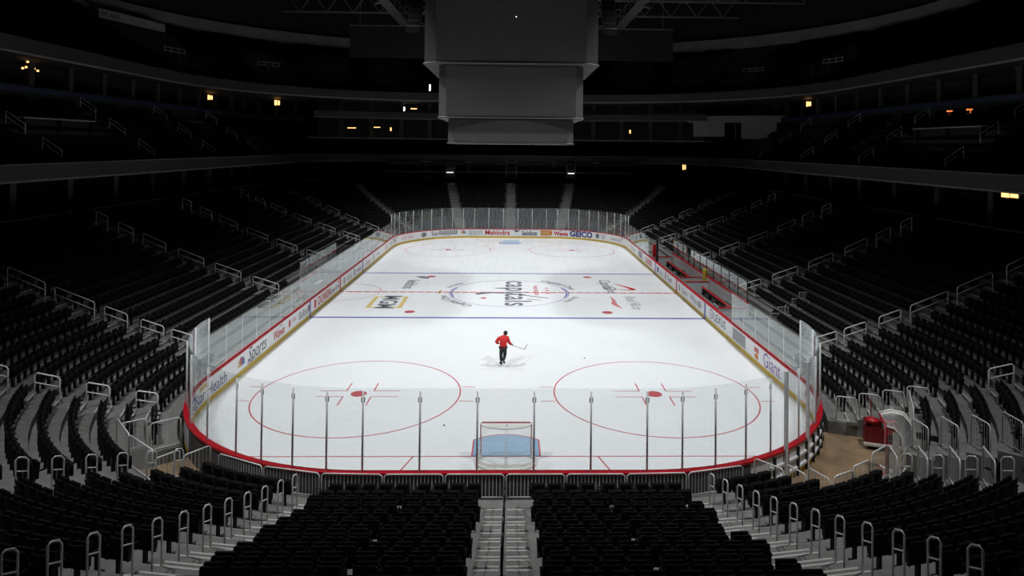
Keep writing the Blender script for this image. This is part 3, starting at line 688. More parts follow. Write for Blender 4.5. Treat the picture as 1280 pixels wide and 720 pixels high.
for s, hw, k0, rails, nm in AISLES:
    if rails in ('hoops', 'centre'):
        n = 0
        for k in range(max(k0, 1), 13):
            if rails == 'hoops':
                q = s - (1 if s > 0 else -1)*0.0
                if cutrow(k, s) or cutrow(k-1, s): continue
                top = P3(s, NOS[k]+.1, ZR[k]+.9)
                if not in_view(top, 10): continue
                n += 1
                mb, e = handrail(s, NOS[k]+.02, NOS[k]+.30, .98, .02, True, 'steel'); o = mb.obj('handrail', None, True, e)
                tag(o, f'steel hoop handrail, {ORD[n]} from the rink on the {nm}', 'handrail', f'hoop handrails on the {nm}')
            elif k % 2 == 1 and k < 11:
                n += 1
                if not in_view(P3(s, NOS[k], ZR[k]+.9), 10): continue
                mb, e = handrail(s, NOS[k]-.1, NOS[k]+1.0, .9, .022, True, 'seat_metal'); mb.lathe([(.012, -.03), (.034, -.012), (.034, .012), (.012, .03)], (0, -.05, .9), MT['blade'], 8); o = mb.obj('handrail', None, True, e)
                tag(o, f'dark handrail in the middle of the centre stairs, {ORD[n]} from the rink', 'handrail', 'handrails on the centre stairs')
    else:
        for n, (o0, o1) in enumerate(rails):
            if not in_view(P3(s, (o0+o1)/2, zo(o0)+.6), 10): continue
            sh = -(1 if s > 0 else -1)*.0
            mb, e = handrail(s, o0, o1); o = mb.obj('handrail', None, True, e)
            tag(o, f'pale two-bar handrail, {ORD[n+1 if not (rails == CORN[3:]) else n+1]} from the rink on the {nm}', 'handrail', f'two-bar handrails on the {nm}')

# ------------------------------------------------------------------ guard rails (pickets)
def guard(pts, h, label, name='guard_rail', group='picket guard rails around the rink end', m='steel', pitch=.11, zs=None):
    a, b = Vector(pts[0]), Vector(pts[1]); e = (a+b)/2; e.z = min(a.z, b.z); A = a-e; B = b-e; up = Vector((0, 0, h)); q = (B-A).normalized()*.07
    mb = MB(); mb.tube([A, A+up-Vector((0, 0, .06)), A+up+q, B+up-q, B+up-Vector((0, 0, .06)), B], .022, MT[m], 6)
    mb.tube([A+Vector((0, 0, .08)), B+Vector((0, 0, .08))], .014, MT[m], 6); o = mb.obj(name, None, True, e)
    L = (B-A).length; n = max(2, int(L/pitch)); mb = MB()
    for i in range(1, n):
        p = A.lerp(B, i/n); mb.tube([p+Vector((0, 0, .08)), p+up], .009, MT[m], 4, caps=False)
    k = mb.obj('pickets', o); k['kind'] = 'stuff'
    return tag(o, label, 'guard rail', group)
# along the near end, behind the boards
gs = [0]; 
edges_ = [-sang(35)+i*1.85 for i in range(30)]; edges_ = [x for x in edges_ if x < sang(22)]
cl = min(range(len(edges_)), key=lambda i: abs(edges_[i])); shift = edges_[cl]
edges_ = [x-shift for x in edges_]
cen = len([x for x in edges_ if x < 0])
for i, (a, b) in enumerate(zip(edges_[:-1], edges_[1:])):
    mid = (a+b)/2; side = 'left' if mid < 0 else 'right'; n = (cl-i) if i < cl else (i-cl+1)
    guard([P3(a+.04, .52, ZR[0]), P3(b-.04, .52, ZR[0])], .77, f'low steel picket rail behind the near boards, {ORD[n]} panel {side} of the centre stairs')
# left corner gate pit
zl = ZR[2]
guard([P3(-sang(35), 2.38, zl), P3(-sang(43.8), 2.38, zl)], 1.0, 'steel picket rail behind the left gate pit, panel nearer the camera', pitch=.08)
guard([P3(-sang(44), 2.38, zl), P3(-sang(52.8), 2.38, zl)], 1.0, 'steel picket rail behind the left gate pit, panel farther from the camera', pitch=.08)
guard([P3(-sang(53.4), .42, ZR[0]), P3(-sang(53.4), 1.38, ZR[0])], 1.0, 'steel picket rail at the far side of the left gate pit, next to the glass')
guard([P3(-sang(53.4), 1.5, ZR[1]), P3(-sang(53.4), 2.25, ZR[1])], 1.0, 'steel picket rail at the far side of the left gate pit, away from the glass')
guard([P3(-sang(35.6), 1.5, ZR[1]), P3(-sang(35.6), 2.25, ZR[1])], .9, 'steel picket rail at the near side of the left gate pit, away from the glass')
guard([P3(-sang(35.4), .5, ZR[0]), P3(-sang(35.4), 1.38, ZR[0])], .9, 'steel picket rail at the near side of the left gate pit, beside the boards')
# right corner apron
guard([P3(sang(23), .5, ZR[0]), P3(sang(24.6), 1.42, ZR[0])], .9, 'steel picket rail beside the boards at the near end of the brown floor')
guard([P3(sang(24.6), 1.52, ZR[1]), P3(sang(24.6), 2.28, ZR[1])], .9, 'second steel picket rail from the boards at the near edge of the brown floor')
guard([P3(sang(24.6), 2.36, ZR[2]), P3(sang(24.6), 3.12, ZR[2])], .9, 'third steel picket rail from the boards at the near edge of the brown floor')
guard([P3(sang(25), 3.2, ZR[3]), P3(sang(28.8), 3.2, ZR[3])], .75, 'low steel picket rail rising from the brown floor corner')
guard([P3(sang(29), 3.2, ZR[3]), P3(sang(33), 3.2, ZR[3])], .85, 'low steel picket rail left of the spare goal')
guard([P3(sang(33.8), 3.2, ZR[3]), P3(sang(38.6), 3.2, ZR[3])], 1.0, 'tall steel picket rail in front of the spare goal')
for i, k in enumerate((3, 4, 5, 6)):
    guard([P3(sang(38.8), NOS[k]+.08, ZR[k]), P3(sang(38.8-3.6*.9), NOS[k]+.62, ZR[k])], 1.0, f'steel picket rail on the camera side of the right passage, {ORD[i+1]} step from the rink', group='picket rails along the right passage')
    guard([P3(sang(52.6), NOS[k]+.08, ZR[k]), P3(sang(49.8), NOS[k]+.62, ZR[k])], 1.0, f'steel picket rail on the far side of the right passage, {ORD[i+1]} step from the rink', group='picket rails along the right passage')
for i, k in enumerate((0, 1, 2, 3)):
    guard([P3(sang(69.3), max(NOS[k], .5)+.06, ZR[k]), P3(sang(69.3), NOS[k]+.78, ZR[k])], 1.0, f'steel picket rail behind the red cart, {ORD[i+1]} step up from the boards', group='picket rails behind the red cart')
guard([P3(sang(57.5), 3.2, ZR[3]), P3(sang(68), 3.2, ZR[3])], .95, 'steel picket rail on top of the dark tunnel mouth')

# ------------------------------------------------------------------ seats
def seat_parts():
    """local: x along the row, +y towards the rink (front), origin on the tread"""
    bk = MB(); n = 9; W = .213
    prof = []      # rounded back shell, curved in plan
    for layer in (0, 1):
        for j, (z, wk, yo) in enumerate(((.40, .90, .0), (.50, 1, -.01), (.66, 1, -.035), (.78, .96, -.06), (.835, .84, -.072), (.86, .58, -.078))):
            for i in range(n):
                f_ = i/(n-1)*2-1; prof.append((W*wk*f_, yo+.045*f_*f_-(.03 if layer else 0), z))
    fs = []
    for l in (0, 1):
        for j in range(5):
            for i in range(n-1):
                a = l*6*n+j*n+i; q = (a, a+1, a+n+1, a+n); fs.append(q if l == 0 else q[::-1])
    off = 6*n
    for i in range(n-1): fs += [(5*n+i, 5*n+i+1, off+5*n+i+1, off+5*n+i), (i+1, i, off+i, off+i+1)]
    for j in range(5): fs += [(j*n, (j+1)*n, off+(j+1)*n, off+j*n), ((j+1)*n+n-1, j*n+n-1, off+j*n+n-1, off+(j+1)*n+n-1)]
    bk.add(prof, fs, MT['seat'])
    pn = MB(); pn.box((0, .09, .62), (.40, .07, .40), MT['seat'], rx=-.12, taper=.92); pn.box((0, .06, .42), (.38, .10, .06), MT['seat'])
    ar = MB(); ar.box((0, .10, .62), (.045, .30, .035), MT['seat']); ar.box((0, .0, .50), (.03, .06, .26), MT['seat_metal'])
    st_ = MB(); st_.box((0, .0, .22), (.05, .10, .44), MT['seat_metal']); st_.box((0, .02, .012), (.09, .26, .024), MT['seat_metal']); st_.box((0, .0, .40), (.40, .04, .04), MT['seat_metal'])
    return bk.mesh('backrest', True), pn.mesh('seat_pan'), ar.mesh('armrest'), st_.mesh('pedestal')
ME_SEAT = seat_parts()
def seat_rest(o): return o
seats = []    # (x, y, z, rotz, row, s)
PITCH_S = .49
def blocked(s, o):
    k = int((o-.64)/.83)
    for k0, k1, c0, c1 in CUTS:
        pad = .35*R0/(R0+o)
        if k0 <= k <= k1 and c0-pad < s < c1+pad: return True
    return False
aisle_sorted = sorted(AISLES, key=lambda a: a[0])
bounds = [(-SF, .6)]+[(a[0], a[1]) for a in aisle_sorted if abs(a[0]) < SF-1]+[(SF, .6)]
def length_factor(s, o): return (R0+o)/R0 if (S1 < abs(s) < S2 or S3 < abs(s) < S4) else 1.0
def walk(s, d, o):
    """advance d metres along the row at offset o"""
    st_ = .02 if d > 0 else -.02; rem = abs(d)
    while rem > 1e-6:
        # step until next joint
        f = length_factor(s+(1e-6 if d > 0 else -1e-6), o); js = [c for c in (-S4, -S3, -S2, -S1, S1, S2, S3, S4) if (c > s+1e-9 if d > 0 else c < s-1e-9)]
        nx = (min(js) if d > 0 else max(js)) if js else (1e9 if d > 0 else -1e9)
        seg = abs(nx-s)*f
        if rem < seg: s += (rem/f)*(1 if d > 0 else -1); rem = 0
        else: s = nx; rem -= seg
    return s
for k in range(NR):
    o = NOS[k]+.53; z = ZR[k]
    for (a, wa), (b, wb) in zip(bounds[:-1], bounds[1:]):
        s = walk(a, wa+.30, o); cnt = 0; end = walk(b, -(wb+.22), o)
        pos = []
        while s < end:
            pos.append(s); s = walk(s, PITCH_S, o)
        if pos:     # justify so that both ends look even
            gapfix = (end-pos[-1])/2*length_factor(end, o)
            for i, q in enumerate(pos):
                q2 = walk(q, gapfix, o)
                if blocked(q2, o): continue
                if a <= 0 <= b and False: continue
                # benches and penalty box take the place of the first rows
                if k <= 2 and bench_s0-.3 < q2 < bench_s1+.3: continue
                if k <= 2 and pen_s0-.3 < q2 < pen_s1+.3: continue
                if k <= 1 and abs(q2) > S2+3 and abs(q2) < S3: continue
                # small service gap at x = 2.7 in the near centre blocks
                p, n = path(q2, o)
                if abs(q2) < S1+.5 and abs(abs(p[0])-2.72) < .16: pass
                x_ = p[0]+(.14*(1 if p[0] > 0 else -1) if (abs(q2) < sang(9.2) and abs(p[0]) > 2.72) else 0)
                if abs(q2) < sang(10.3) and abs(p[0]) > 2.72 and (walk(abs(q2), .14, o) > abs(sang(10.3))-.80*R0/(R0+o)): continue
                if (abs(q2) < sang(9.2) or abs(x_) < 5.3) and abs(x_) > 5.12 and p[1] < -20 and abs(q2) < sang(12): continue
                if any(abs(x_-t_[0])+abs(p[1]-t_[1]) < .36 for t_ in seats[-2:]): continue
                seats.append((x_, p[1], z, math.atan2(n[1], n[0])+PI/2, k, q2, (a, b), i if a >= 0 else len(pos)-1-i))
vis = []
for t in seats:
    px, py, D = project((t[0], t[1], t[2]+.8))
    if D > 0 and -5 < px < 1285 and -5 < py < 722: vis.append((D, t))
vis.sort(key=lambda q: q[0]); near_set = [t for D, t in vis[:300]]; near_ids = set(id(t) for t in near_set)
def block_name(a, b):
    mid = (a+b)/2; side = 'left' if mid < 0 else 'right'; m_ = abs(mid)
    if m_ < sang(10.3): return f'{side} centre block', 'centre stairs'
    if m_ < sang(28.4): return f'{side} wedge block', 'diagonal stairs'
    return f'{side} corner block', 'corner stairs'
proto = None
for t in near_set:
    x, y, z, rz, k, s, (a, b), i = t; blk_, ref = block_name(a, b)
    e = empty('stadium_seat', (x, y, z+.001), rz)
    tag(e, f'black folding seat, {ORD[min(i+1, 34)]} from {ref}, {ORD[k+1]} row from rink, {blk_}', 'seat', f'black folding seats in the {blk_}')
    link('backrest', ME_SEAT[0], e); link('seat_pan', ME_SEAT[1], e)
    link('armrest', ME_SEAT[2], e, (-PITCH_S/2+.025, 0, 0)); link('armrest', ME_SEAT[2], e, (PITCH_S/2-.025, 0, 0)); link('pedestal', ME_SEAT[3], e)
def batch(name, items, tmpl, label, group=None):
    V = np.array(tmpl.v); F = np.array(tmpl.f); n = len(items); nv = len(V)
    A = np.array([(t[0], t[1], t[2], t[3]) for t in items]); c, s_ = np.cos(A[:, 3])[:, None], np.sin(A[:, 3])[:, None]
    X = V[None, :, 0]*c-V[None, :, 1]*s_+A[:, 0][:, None]; Y = V[None, :, 0]*s_+V[None, :, 1]*c+A[:, 1][:, None]; Z = V[None, :, 2]+A[:, 2][:, None]
    P = np.stack([X, Y, Z], 2).reshape(-1, 3); FF = (F[None]+(np.arange(n)*nv)[:, None, None]).reshape(-1, 4)
    me = bpy.data.meshes.new(name); me.vertices.add(len(P)); me.vertices.foreach_set('co', P.ravel())
    me.loops.add(FF.size); me.loops.foreach_set('vertex_index', FF.ravel().astype(np.int32)); me.polygons.add(len(FF))
    me.polygons.foreach_set('loop_start', np.arange(0, FF.size, 4, dtype=np.int32)); me.polygons.foreach_set('loop_total', np.full(len(FF), 4, dtype=np.int32))
    me.polygons.foreach_set('material_index', np.tile(np.array(tmpl.m, dtype=np.int32), n))
    for m in tmpl.mats: me.materials.append(m)
    me.update(calc_edges=True); o = link(name, me); return tag(o, label, 'seats', group, 'stuff')
midt = MB()
for wk, z0, z1, y in ((.215, .42, .72, -.02), (.17, .72, .83, -.05)): midt.box((0, y, (z0+z1)/2), (2*wk, .05, z1-z0), MT['seat'])
midt.box((0, .08, .60), (.39, .07, .36), MT['seat']); midt.box((-.24, .08, .60), (.045, .28, .035), MT['seat']); midt.box((0, 0, .2), (.06, .1, .4), MT['seat_metal'])
fart = MB(); fart.box((0, -.03, .60), (.43, .06, .44), MT['seat'], taper=.9); fart.box((0, .07, .50), (.38, .08, .26), MT['seat'])
rest = [t for t in seats if id(t) not in near_ids and in_view((t[0], t[1], t[2]+.6), 150)]
midl = [t for t in rest if project(t[:3])[2] < 34]; farl = [t for t in rest if project(t[:3])[2] >= 34]
batch('seat_rows', midl, midt, 'rows of black folding seats around the near corners of the rink')
batch('seat_rows', farl, fart, 'dark rows of seats rising along the sides and far end')

# top of the lower bowl: half walls with pale caps, concourse floor and back wall
OT = NOS[NR]
hz = ZR[NR-1]
segs = [(a+wa+.3, b-wb-.3) for (a, wa), (b, wb) in zip(bounds[:-1], bounds[1:])]
for a, b in segs:
    if not (in_view(P3((a+b)/2, OT, hz), 400)): continue
    mb = MB(); wallstrip(mb, a, b, OT+.05, OT+.17, hz-.1, hz+.78, MT['concrete_dark'], 1.2); o = mb.obj('parapet_wall'); tag(o, 'low dark wall along the top row of the lower bowl', kind='structure')
    mb = MB(); wallstrip(mb, a, b, OT+.02, OT+.2, hz+.78, hz+.86, MT['fascia_edge'], 1.2); mb.obj('wall_cap', o)

# ------------------------------------------------------------------ upper tiers
def rr(A, B, R, n=10, m=14):
    """rounded rectangle, consistent indexing; right side then far end then left side (near end left open)"""
    L = []
    for i in range(m): L.append((A, -36+(B-R+36)*i/m))
    for i in range(n): t = PI/2*i/n; L.append((A-R+R*math.cos(t), B-R+R*math.sin(t)))
    for i in range(m): L.append((A-R-2*(A-R)*i/m, B))
    for i in range(n): t = PI/2*(1+i/n); L.append((-(A-R)+R*math.cos(t), B-R+R*math.sin(t)))
    for i in range(m+1): L.append((-A, B-R-(B-R+36)*i/m))
    return L
def loft(mb, prof, m, n=10, mm=14):
    """prof: list of (A,B,R,z)"""
    rings = [[(x, y, z) for x, y in rr(A, B, R, n, mm)] for A, B, R, z in prof]; K = len(rings[0]); vs_ = [p for r in rings for p in r]
    fs = [(j*K+i, j*K+i+1, (j+1)*K+i+1, (j+1)*K+i) for j in range(len(rings)-1) for i in range(K-1)]
    mb.add(vs_, fs, m)
def ringstruct(name, prof, m, label): mb = MB(); loft(mb, prof, m); return tag(mb.obj(name), label, kind='structure')
# concourse
mb = MB(); L = samples(-SF, SF, 1.5)
K = len(L); inner = [P3(s, OT+.0, hz) for s in L if P3(s, OT, 0).y > -40]; 
outer = [Vector((max(-35, min(35, p.x*1.6)), max(-40, min(53, p.y*1.25)), hz)) for p in inner]
mb.add(inner+outer, [(i, i+1, len(inner)+i+1, len(inner)+i) for i in range(len(inner)-1) if (inner[i]-inner[i+1]).length < 6], MT['concrete_dark']); tag(mb.obj('floor_concourse'), 'dark concourse floor behind the lower bowl', kind='structure')
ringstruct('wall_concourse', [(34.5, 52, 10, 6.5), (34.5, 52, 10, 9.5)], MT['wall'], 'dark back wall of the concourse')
# club tier
ringstruct('club_fascia', [(33, 50, 10, 8.85), (28.8, 47.0, 9, 8.85), (28.8, 47.0, 9, 9.9), (29.25, 47.25, 9, 9.9), (29.25, 47.25, 9, 9.2)], MT['fascia'], 'long grey front of the club tier above the lower bowl')
ringstruct('trim_1', [(28.77, 46.97, 9, 8.82), (28.73, 46.93, 9, 8.95), (28.77, 46.97, 9, 8.97)], MT['fascia_edge'], 'pale lower edge of the club tier front')
ringstruct('trim_2', [(28.77, 46.97, 9, 9.86), (28.73, 46.93, 9, 9.92), (29.2, 47.2, 9, 9.94)], MT['fascia_edge'], 'pale top edge of the club tier front')
prof = []; NC = 9
for k in range(NC):
    q = 29.3+k*.82; zz = 9.2+k*.58; prof += [(q, q+18, 9+k*.3, zz), (q+.82, q+18.82, 9+k*.3+.3, zz)]
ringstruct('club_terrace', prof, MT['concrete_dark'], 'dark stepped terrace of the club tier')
# ledge and suites
ringstruct('suite_ledge', [(36.6, 54.6, 12, 13.2), (36.6, 54.6, 12, 15.5), (39.5, 57, 12, 15.5)], MT['wall'], 'dark ledge wall below the suites')
ringstruct('ribbon_board', [(36.55, 54.55, 12, 15.0), (36.5, 54.5, 12, 15.4)], MT['blue_dim'], 'switched off blue ribbon board under the suites')
ringstruct('wall_suites', [(39.5, 57, 14, 15.1), (39.5, 57, 14, 17.4)], MT['wall'], 'dark back wall of the suites')
UA, UB, UR = 34.2, 41.0, 25.0
ringstruct('upper_fascia', [(40, 58, 25, 17.4), (UA, UB, UR, 17.4), (UA, UB, UR, 18.55), (UA+.3, UB+.3, UR, 18.55), (UA+.3, UB+.3, UR, 17.9)], MT['fascia'], 'long grey front of the upper deck')
ringstruct('trim_3', [(UA-.03, UB-.03, UR, 17.37), (UA-.07, UB-.07, UR, 17.52), (UA-.02, UB-.02, UR, 17.54)], MT['fascia_edge'], 'pale lower edge of the upper deck front')
prof = []; NU = 14
for k in range(NU):
    q = k*.8; zz = 18.0+k*.56; prof += [(UA+.3+q, UB+.3+q, UR+q*1.15, zz), (UA+.3+q+.8, UB+.3+(q+.8), UR+(q+.8)*1.15, zz)]
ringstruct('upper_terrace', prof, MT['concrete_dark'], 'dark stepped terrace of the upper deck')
ringstruct('wall_ring', [(45.6, 52.4, 38, 25.5), (45.6, 52.4, 38, 27.2), (46.2, 53.0, 38, 27.2)], MT['ringwall'], 'pale ring wall above the upper deck')
ringstruct('wall_upper', [(46.2, 53.0, 38, 27.1), (46.2, 53.0, 38, 34)], MT['black'], 'black wall above the pale ring')
mb = MB(); mb.box((0, 0, 34.2), (110, 130, .3), MT['black']); tag(mb.obj('ceiling'), 'black arena roof', kind='structure')
for nm, c, d in (('wall_left', (-52, 0, 13), (.3, 130, 38)), ('wall_right', (52, 0, 13), (.3, 130, 38)), ('wall_far', (0, 62, 13), (110, .3, 38)), ('wall_near', (0, -64, 13), (110, .3, 38))):
    mb = MB(); mb.box(c, d, MT['black']); tag(mb.obj(nm), 'black outer wall of the arena', kind='structure')
# far end balconies between club tier and upper deck
def arcwall(name, hw, y, bow, z0, z1, m, label, d=.3):
    mb = MB(); n = 24; vs_ = []
    for i in range(n+1):
        x = -hw+2*hw*i/n; yy = y-bow*(x/hw)**2
        vs_ += [(x, yy, z0), (x, yy, z1), (x, yy+d, z1), (x, yy+d, z0)]
    fs = []
    for i in range(n):
        for k in range(4): fs.append((4*i+k, 4*i+(k+1) % 4, 4*i+4+(k+1) % 4, 4*i+4+k))
    mb.add(vs_, fs+[(0, 1, 2, 3), (4*n+3, 4*n+2, 4*n+1, 4*n)], m); return tag(mb.obj(name), label, kind='structure')
arcwall('balcony_front', 27, 46.0, 6.0, 15.1, 15.95, MT['fascia'], 'grey balcony front across the far end')
arcwall('trim_4', 27, 45.95, 6.0, 15.0, 15.12, MT['fascia_edge'], 'pale lower edge of the far balcony')
arcwall('trim_5', 28, 46.6, 6.0, 12.15, 12.3, MT['fascia_edge'], 'thin pale rail across the far end', .1)
arcwall('wall_far_suites', 28, 51.2, 6.0, 12.2, 17.4, MT['wall'], 'dark back wall of the far suites')
arcwall('trim_6', 20, 46.6, 1.2, 7.4, 7.5, MT['fascia_edge'], 'pale rail along the far walkway', .08)
# suite columns
def column(x, y, z0, z1, rz, n):
    mb = MB(); mb.box((0, 0, (z1-z0)/2), (.55, .35, z1-z0), MT['column']); mb.box((0, 0, (z1-z0)-.1), (.7, .42, .2), MT['column']); o = mb.obj('suite_column', None, False, (x, y, z0)); o.rotation_euler = (0, 0, rz); return tag(o, n, kind='structure')
R_ = rr(37.0, 53.0, 16, 8, 16)
acc = 0
for (x0, y0), (x1, y1) in zip(R_[:-1], R_[1:]):
    if y0 < -18: continue
    column(x0, y0, 15.5, 17.4, math.atan2(y1-y0, x1-x0), 'brown grey column between suites')
for i in range(13):
    x = -24+4*i; yy = 47.4-6.0*(x/27)**2; column(x, yy, 12.2, 15.1, 0, 'dark column of the far lower suites'); column(x, yy, 15.95, 17.4, 0, 'dark column of the far upper suites')
R_ = rr(31.5, 49.5, 9, 6, 14)
for (x0, y0), (x1, y1) in zip(R_[:-1], R_[1:]):
    if y0 < -18: continue
    column(x0, y0, hz, 8.75, math.atan2(y1-y0, x1-x0), 'column between lower bowl and club tier')

# seats of the club and upper tiers, with aisle gaps; rails on the club aisles
PORTALS = ((-37.2, 24, 4), (-31.2, 35.6, 4), (-25.5, 41.4, 4), (-17.6, 45.2, 4), (17.4, 45.2, 4), (25.7, 41.3, 4), (31.3, 35.4, 4), (36.9, 25.5, 4))
KEEPOUT = [(sg*(29.3+.82*k+.65), y, .95) for sg in (-1, 1) for y in (-6, 5.5, 17, 28.5) for k in (1, 4, 7)]+[(-42, 23.2, 5.5)]+[(x, y, 3.4) for x, y, k in PORTALS]+[(sg*33.2, yy, 1.6) for sg in (-1, 1) for yy in (-5, -3, -1, 1, 3)]+[(31.2+i*1.6, 40.5-i*.5, 2.4) for i in range(-4, 5)]
def ring_seats(rows, A0, B0, Rr, dA, dB, dR, z0, dz, gap, every):
    out_ = []
    for k in range(rows):
        pts = rr(A0+dA*k+.5, B0+dB*k+.5, Rr+dR*k, 10, 14); acc = 0; nx = 0; z = z0+dz*k
        for (x0, y0), (x1, y1) in zip(pts[:-1], pts[1:]):
            L = math.hypot(x1-x0, y1-y0); rz = math.atan2(y1-y0, x1-x0)
            while nx < acc+L:
                f_ = (nx-acc)/L; ph = (nx % every)
                if ph > gap: 
                    p = (x0+(x1-x0)*f_, y0+(y1-y0)*f_, z)
                    if in_view((p[0], p[1], z+.5), 60) and not (k >= 4 and abs(p[0]) < 29 and p[1] > 40 and z < 15) and all(math.hypot(p[0]-a_, p[1]-b_) > c_ for a_, b_, c_ in KEEPOUT): out_.append((*p, rz))
                nx += .5
            acc += L
    return out_
batch('club_seats', ring_seats(NC, 29.3, 47.3, 9, .82, .82, .3, 9.2, .58, 1.2, 11.5), fart, 'dark rows of seats in the club tier above the pale fascia')
batch('upper_seats', ring_seats(NU-1, UA+.3, UB+.3, UR, .8, .8, .92, 18.0, .56, 1.2, 12.5), fart, 'dark rows of seats in the upper deck')
# club aisle handrails
cn = {-1: 0, 1: 0}
for sg, side in ((-1, 'left'), (1, 'right')):
    for j, y in enumerate((-6.0, 5.5, 17.0, 28.5)):
        for q, k in enumerate((1, 4, 7)):
            xx = 29.3+.82*k; z = 9.2+.58*k; mb = MB(); a = Vector((0, 0, 0)); b = Vector((sg*1.3, 0, .92)); u = Vector((0, 0, .88)); m = Vector((0, 0, .52))
            mb.tube([a, a+u, b+u, b], .02, MT['steel_pale'], 5); mb.tube([a+m, b+m], .016, MT['steel_pale'], 5); o = mb.obj('handrail', None, False, (sg*xx, y, z))
            tag(o, f'thin handrail in the {side} club tier, {ORD[j+1]} stairs from the camera, {("lowest", "middle", "top")[q]} one', 'handrail', f'club tier handrails on the {side}')

# upper deck entrances with small white rails

for j, (x, y, k) in enumerate(PORTALS):
    z = 18.0+.56*k; rz = math.atan2(y-16, x-(9 if x > 0 else -9)); e = empty('entrance_portal', (x, y, z), rz+PI/2)
    side = 'left' if x < 0 else 'right'; rank = (j+1) if x < 0 else (8-j)
    tag(e, f'upper deck entrance box with white rails, {ORD[rank]} from the {side} edge of the picture', 'entrance', 'entrances in the upper deck')
    mb = MB(); mb.box((-1.3, 0, .3), (.2, 2.2, 1.2), MT['column']); mb.box((1.3, 0, .3), (.2, 2.2, 1.2), MT['column']); mb.box((0, -.6, .1), (2.6, .2, 1.0), MT['column']); mb.obj('portal_walls', e)
    mb = MB()
    for xx in (-1.5, -.5, .5, 1.5): mb.tube([(xx, -.8, .8), (xx, -.8, 1.75)], .03, MT['steel_pale'], 5)
    mb.tube([(-1.5, -.8, 1.7), (1.5, -.8, 1.7)], .03, MT['steel_pale'], 5); mb.tube([(-1.5, -.8, 1.3), (1.5, -.8, 1.3)], .03, MT['steel_pale'], 5); mb.obj('portal_rail', e)

# ------------------------------------------------------------------ scoreboard
sb = empty('scoreboard', (.0, 0, 11)); tag(sb, 'huge dark grey centre-hung scoreboard with three stacked tiers, switched off', 'scoreboard')
def chamfer(hx, hy, c): return [(-hx+c, -hy), (hx-c, -hy), (hx, -hy+c), (hx, hy-c), (hx-c, hy), (-hx+c, hy), (-hx, hy-c), (-hx, -hy+c)]
def tier(name, hx, hy, c, z0, z1, m, under=True):
    mb = MB(); n = 8; B_ = chamfer(hx, hy, c)
    mb.prism(B_, z0-11, z1-11, m); o = mb.obj(name, sb); return o
t1 = tier('upper_screen', 6.1, 5.6, .9, 16.95, 25.5, MT['screen']); t2 = tier('middle_screen', 5.1, 4.9, .55, 13.2, 16.9, MT['screen']); t3 = tier('lower_screen', 4.47, 4.3, .45, 11.4, 13.15, MT['screen'])
def rim(parent, hx, hy, c, z, th=.12):
    mb = MB(); P = [Vector((x, y, z-11)) for x, y in chamfer(hx+.04, hy+.04, c)]; mb.tube(P, th/2, MT['screen_frame'], 6, closed=True); mb.obj('trim_ring', parent, True)
rim(t1, 6.1, 5.6, .9, 17.0); rim(t2, 5.1, 4.9, .55, 13.25); rim(t3, 4.47, 4.3, .45, 11.45, .1)
for (hx, hy, z0, z1, par, k) in ((6.1, 5.6, 17.1, 25.0, t1, 3), (5.1, 4.9, 13.35, 16.8, t2, 2), (4.47, 4.3, 11.5, 13.1, t3, 1)):   # thin panel joints proud of the screens
    for sy in (-1, 1):
        mb = MB(); mb.box((0, sy*(hy+.012), (z0+z1)/2-11), (2*hx-2.2, .03, z1-z0), MT['screen']); mb.obj('screen_panel', par)
# curved lower soffit on the middle tier
mb = MB(); n = 20; vs_ = []
for i in range(n+1):
    x = -4.3+8.6*i/n; dz = .55*(1-(1-(x/4.3)**2)); vs_ += [(x, -4.40, 2.13), (x, -4.40, 2.07-.75*(x/4.3)**2), (x, -4.34, 2.07-.75*(x/4.3)**2)]
mb.add(vs_, [(3*i+k, 3*i+3+k, 3*i+4+k, 3*i+1+k) for i in range(n) for k in (0, 1)], MT['fascia']); mb.obj('curved_soffit', t3)
for sx in (-1, 1):
    for sy in (-1, 1):
        mb = MB(); mb.tube([(sx*4, sy*4, 14.4), (sx*4, sy*4, 23)], .05, MT['truss'], 6); mb.obj('hanging_cable', sb)
mb = MB(); mb.box((.3, -5.63, 9.2), (.06, .04, .06), MT['cool']); mb.obj('status_lamp', sb)
# dark drape panels beside it
for sx, side in ((-1, 'left'), (1, 'right')):
    mb = MB()
    for i in range(9): mb.box((-3.6+.9*i, .06*(i % 2), 0), (.9, .12, 3.4), MT['black'])
    mb.tube([(-4.1, 0, 1.75), (4.1, 0, 1.75)], .06, MT['truss'], 6); mb.tube([(-3, 0, 1.75), (-3, 0, 11.8)], .03, MT['truss'], 5); mb.tube([(3, 0, 1.75), (3, 0, 11.8)], .03, MT['truss'], 5)
    o = mb.obj('hanging_drape', None, False, (sx*13.3, 20, 22.3)); tag(o, f'black pleated drape hanging to the {side} of the scoreboard', 'drape', 'black drapes beside the scoreboard')
# speaker arrays
for sx, side in ((-1, 'left'), (1, 'right')):
    e = empty('speaker_array', (sx*8.0, 4, 20.5)); tag(e, f'black line of hung loudspeakers at the {side} edge of the scoreboard', 'speaker', 'hung speaker arrays')
    for i in range(7): mb = MB(); mb.box((0, -.04*i*i, -i*.0+3.5-i*.55), (1.1, .6, .5), MT['black'], rx=.05*i); mb.obj('speaker_box', e)
    mb = MB(); mb.tube([(0, 0, 3.8), (0, 0, 13.6)], .03, MT['truss'], 5); mb.obj('hanging_cable', e)

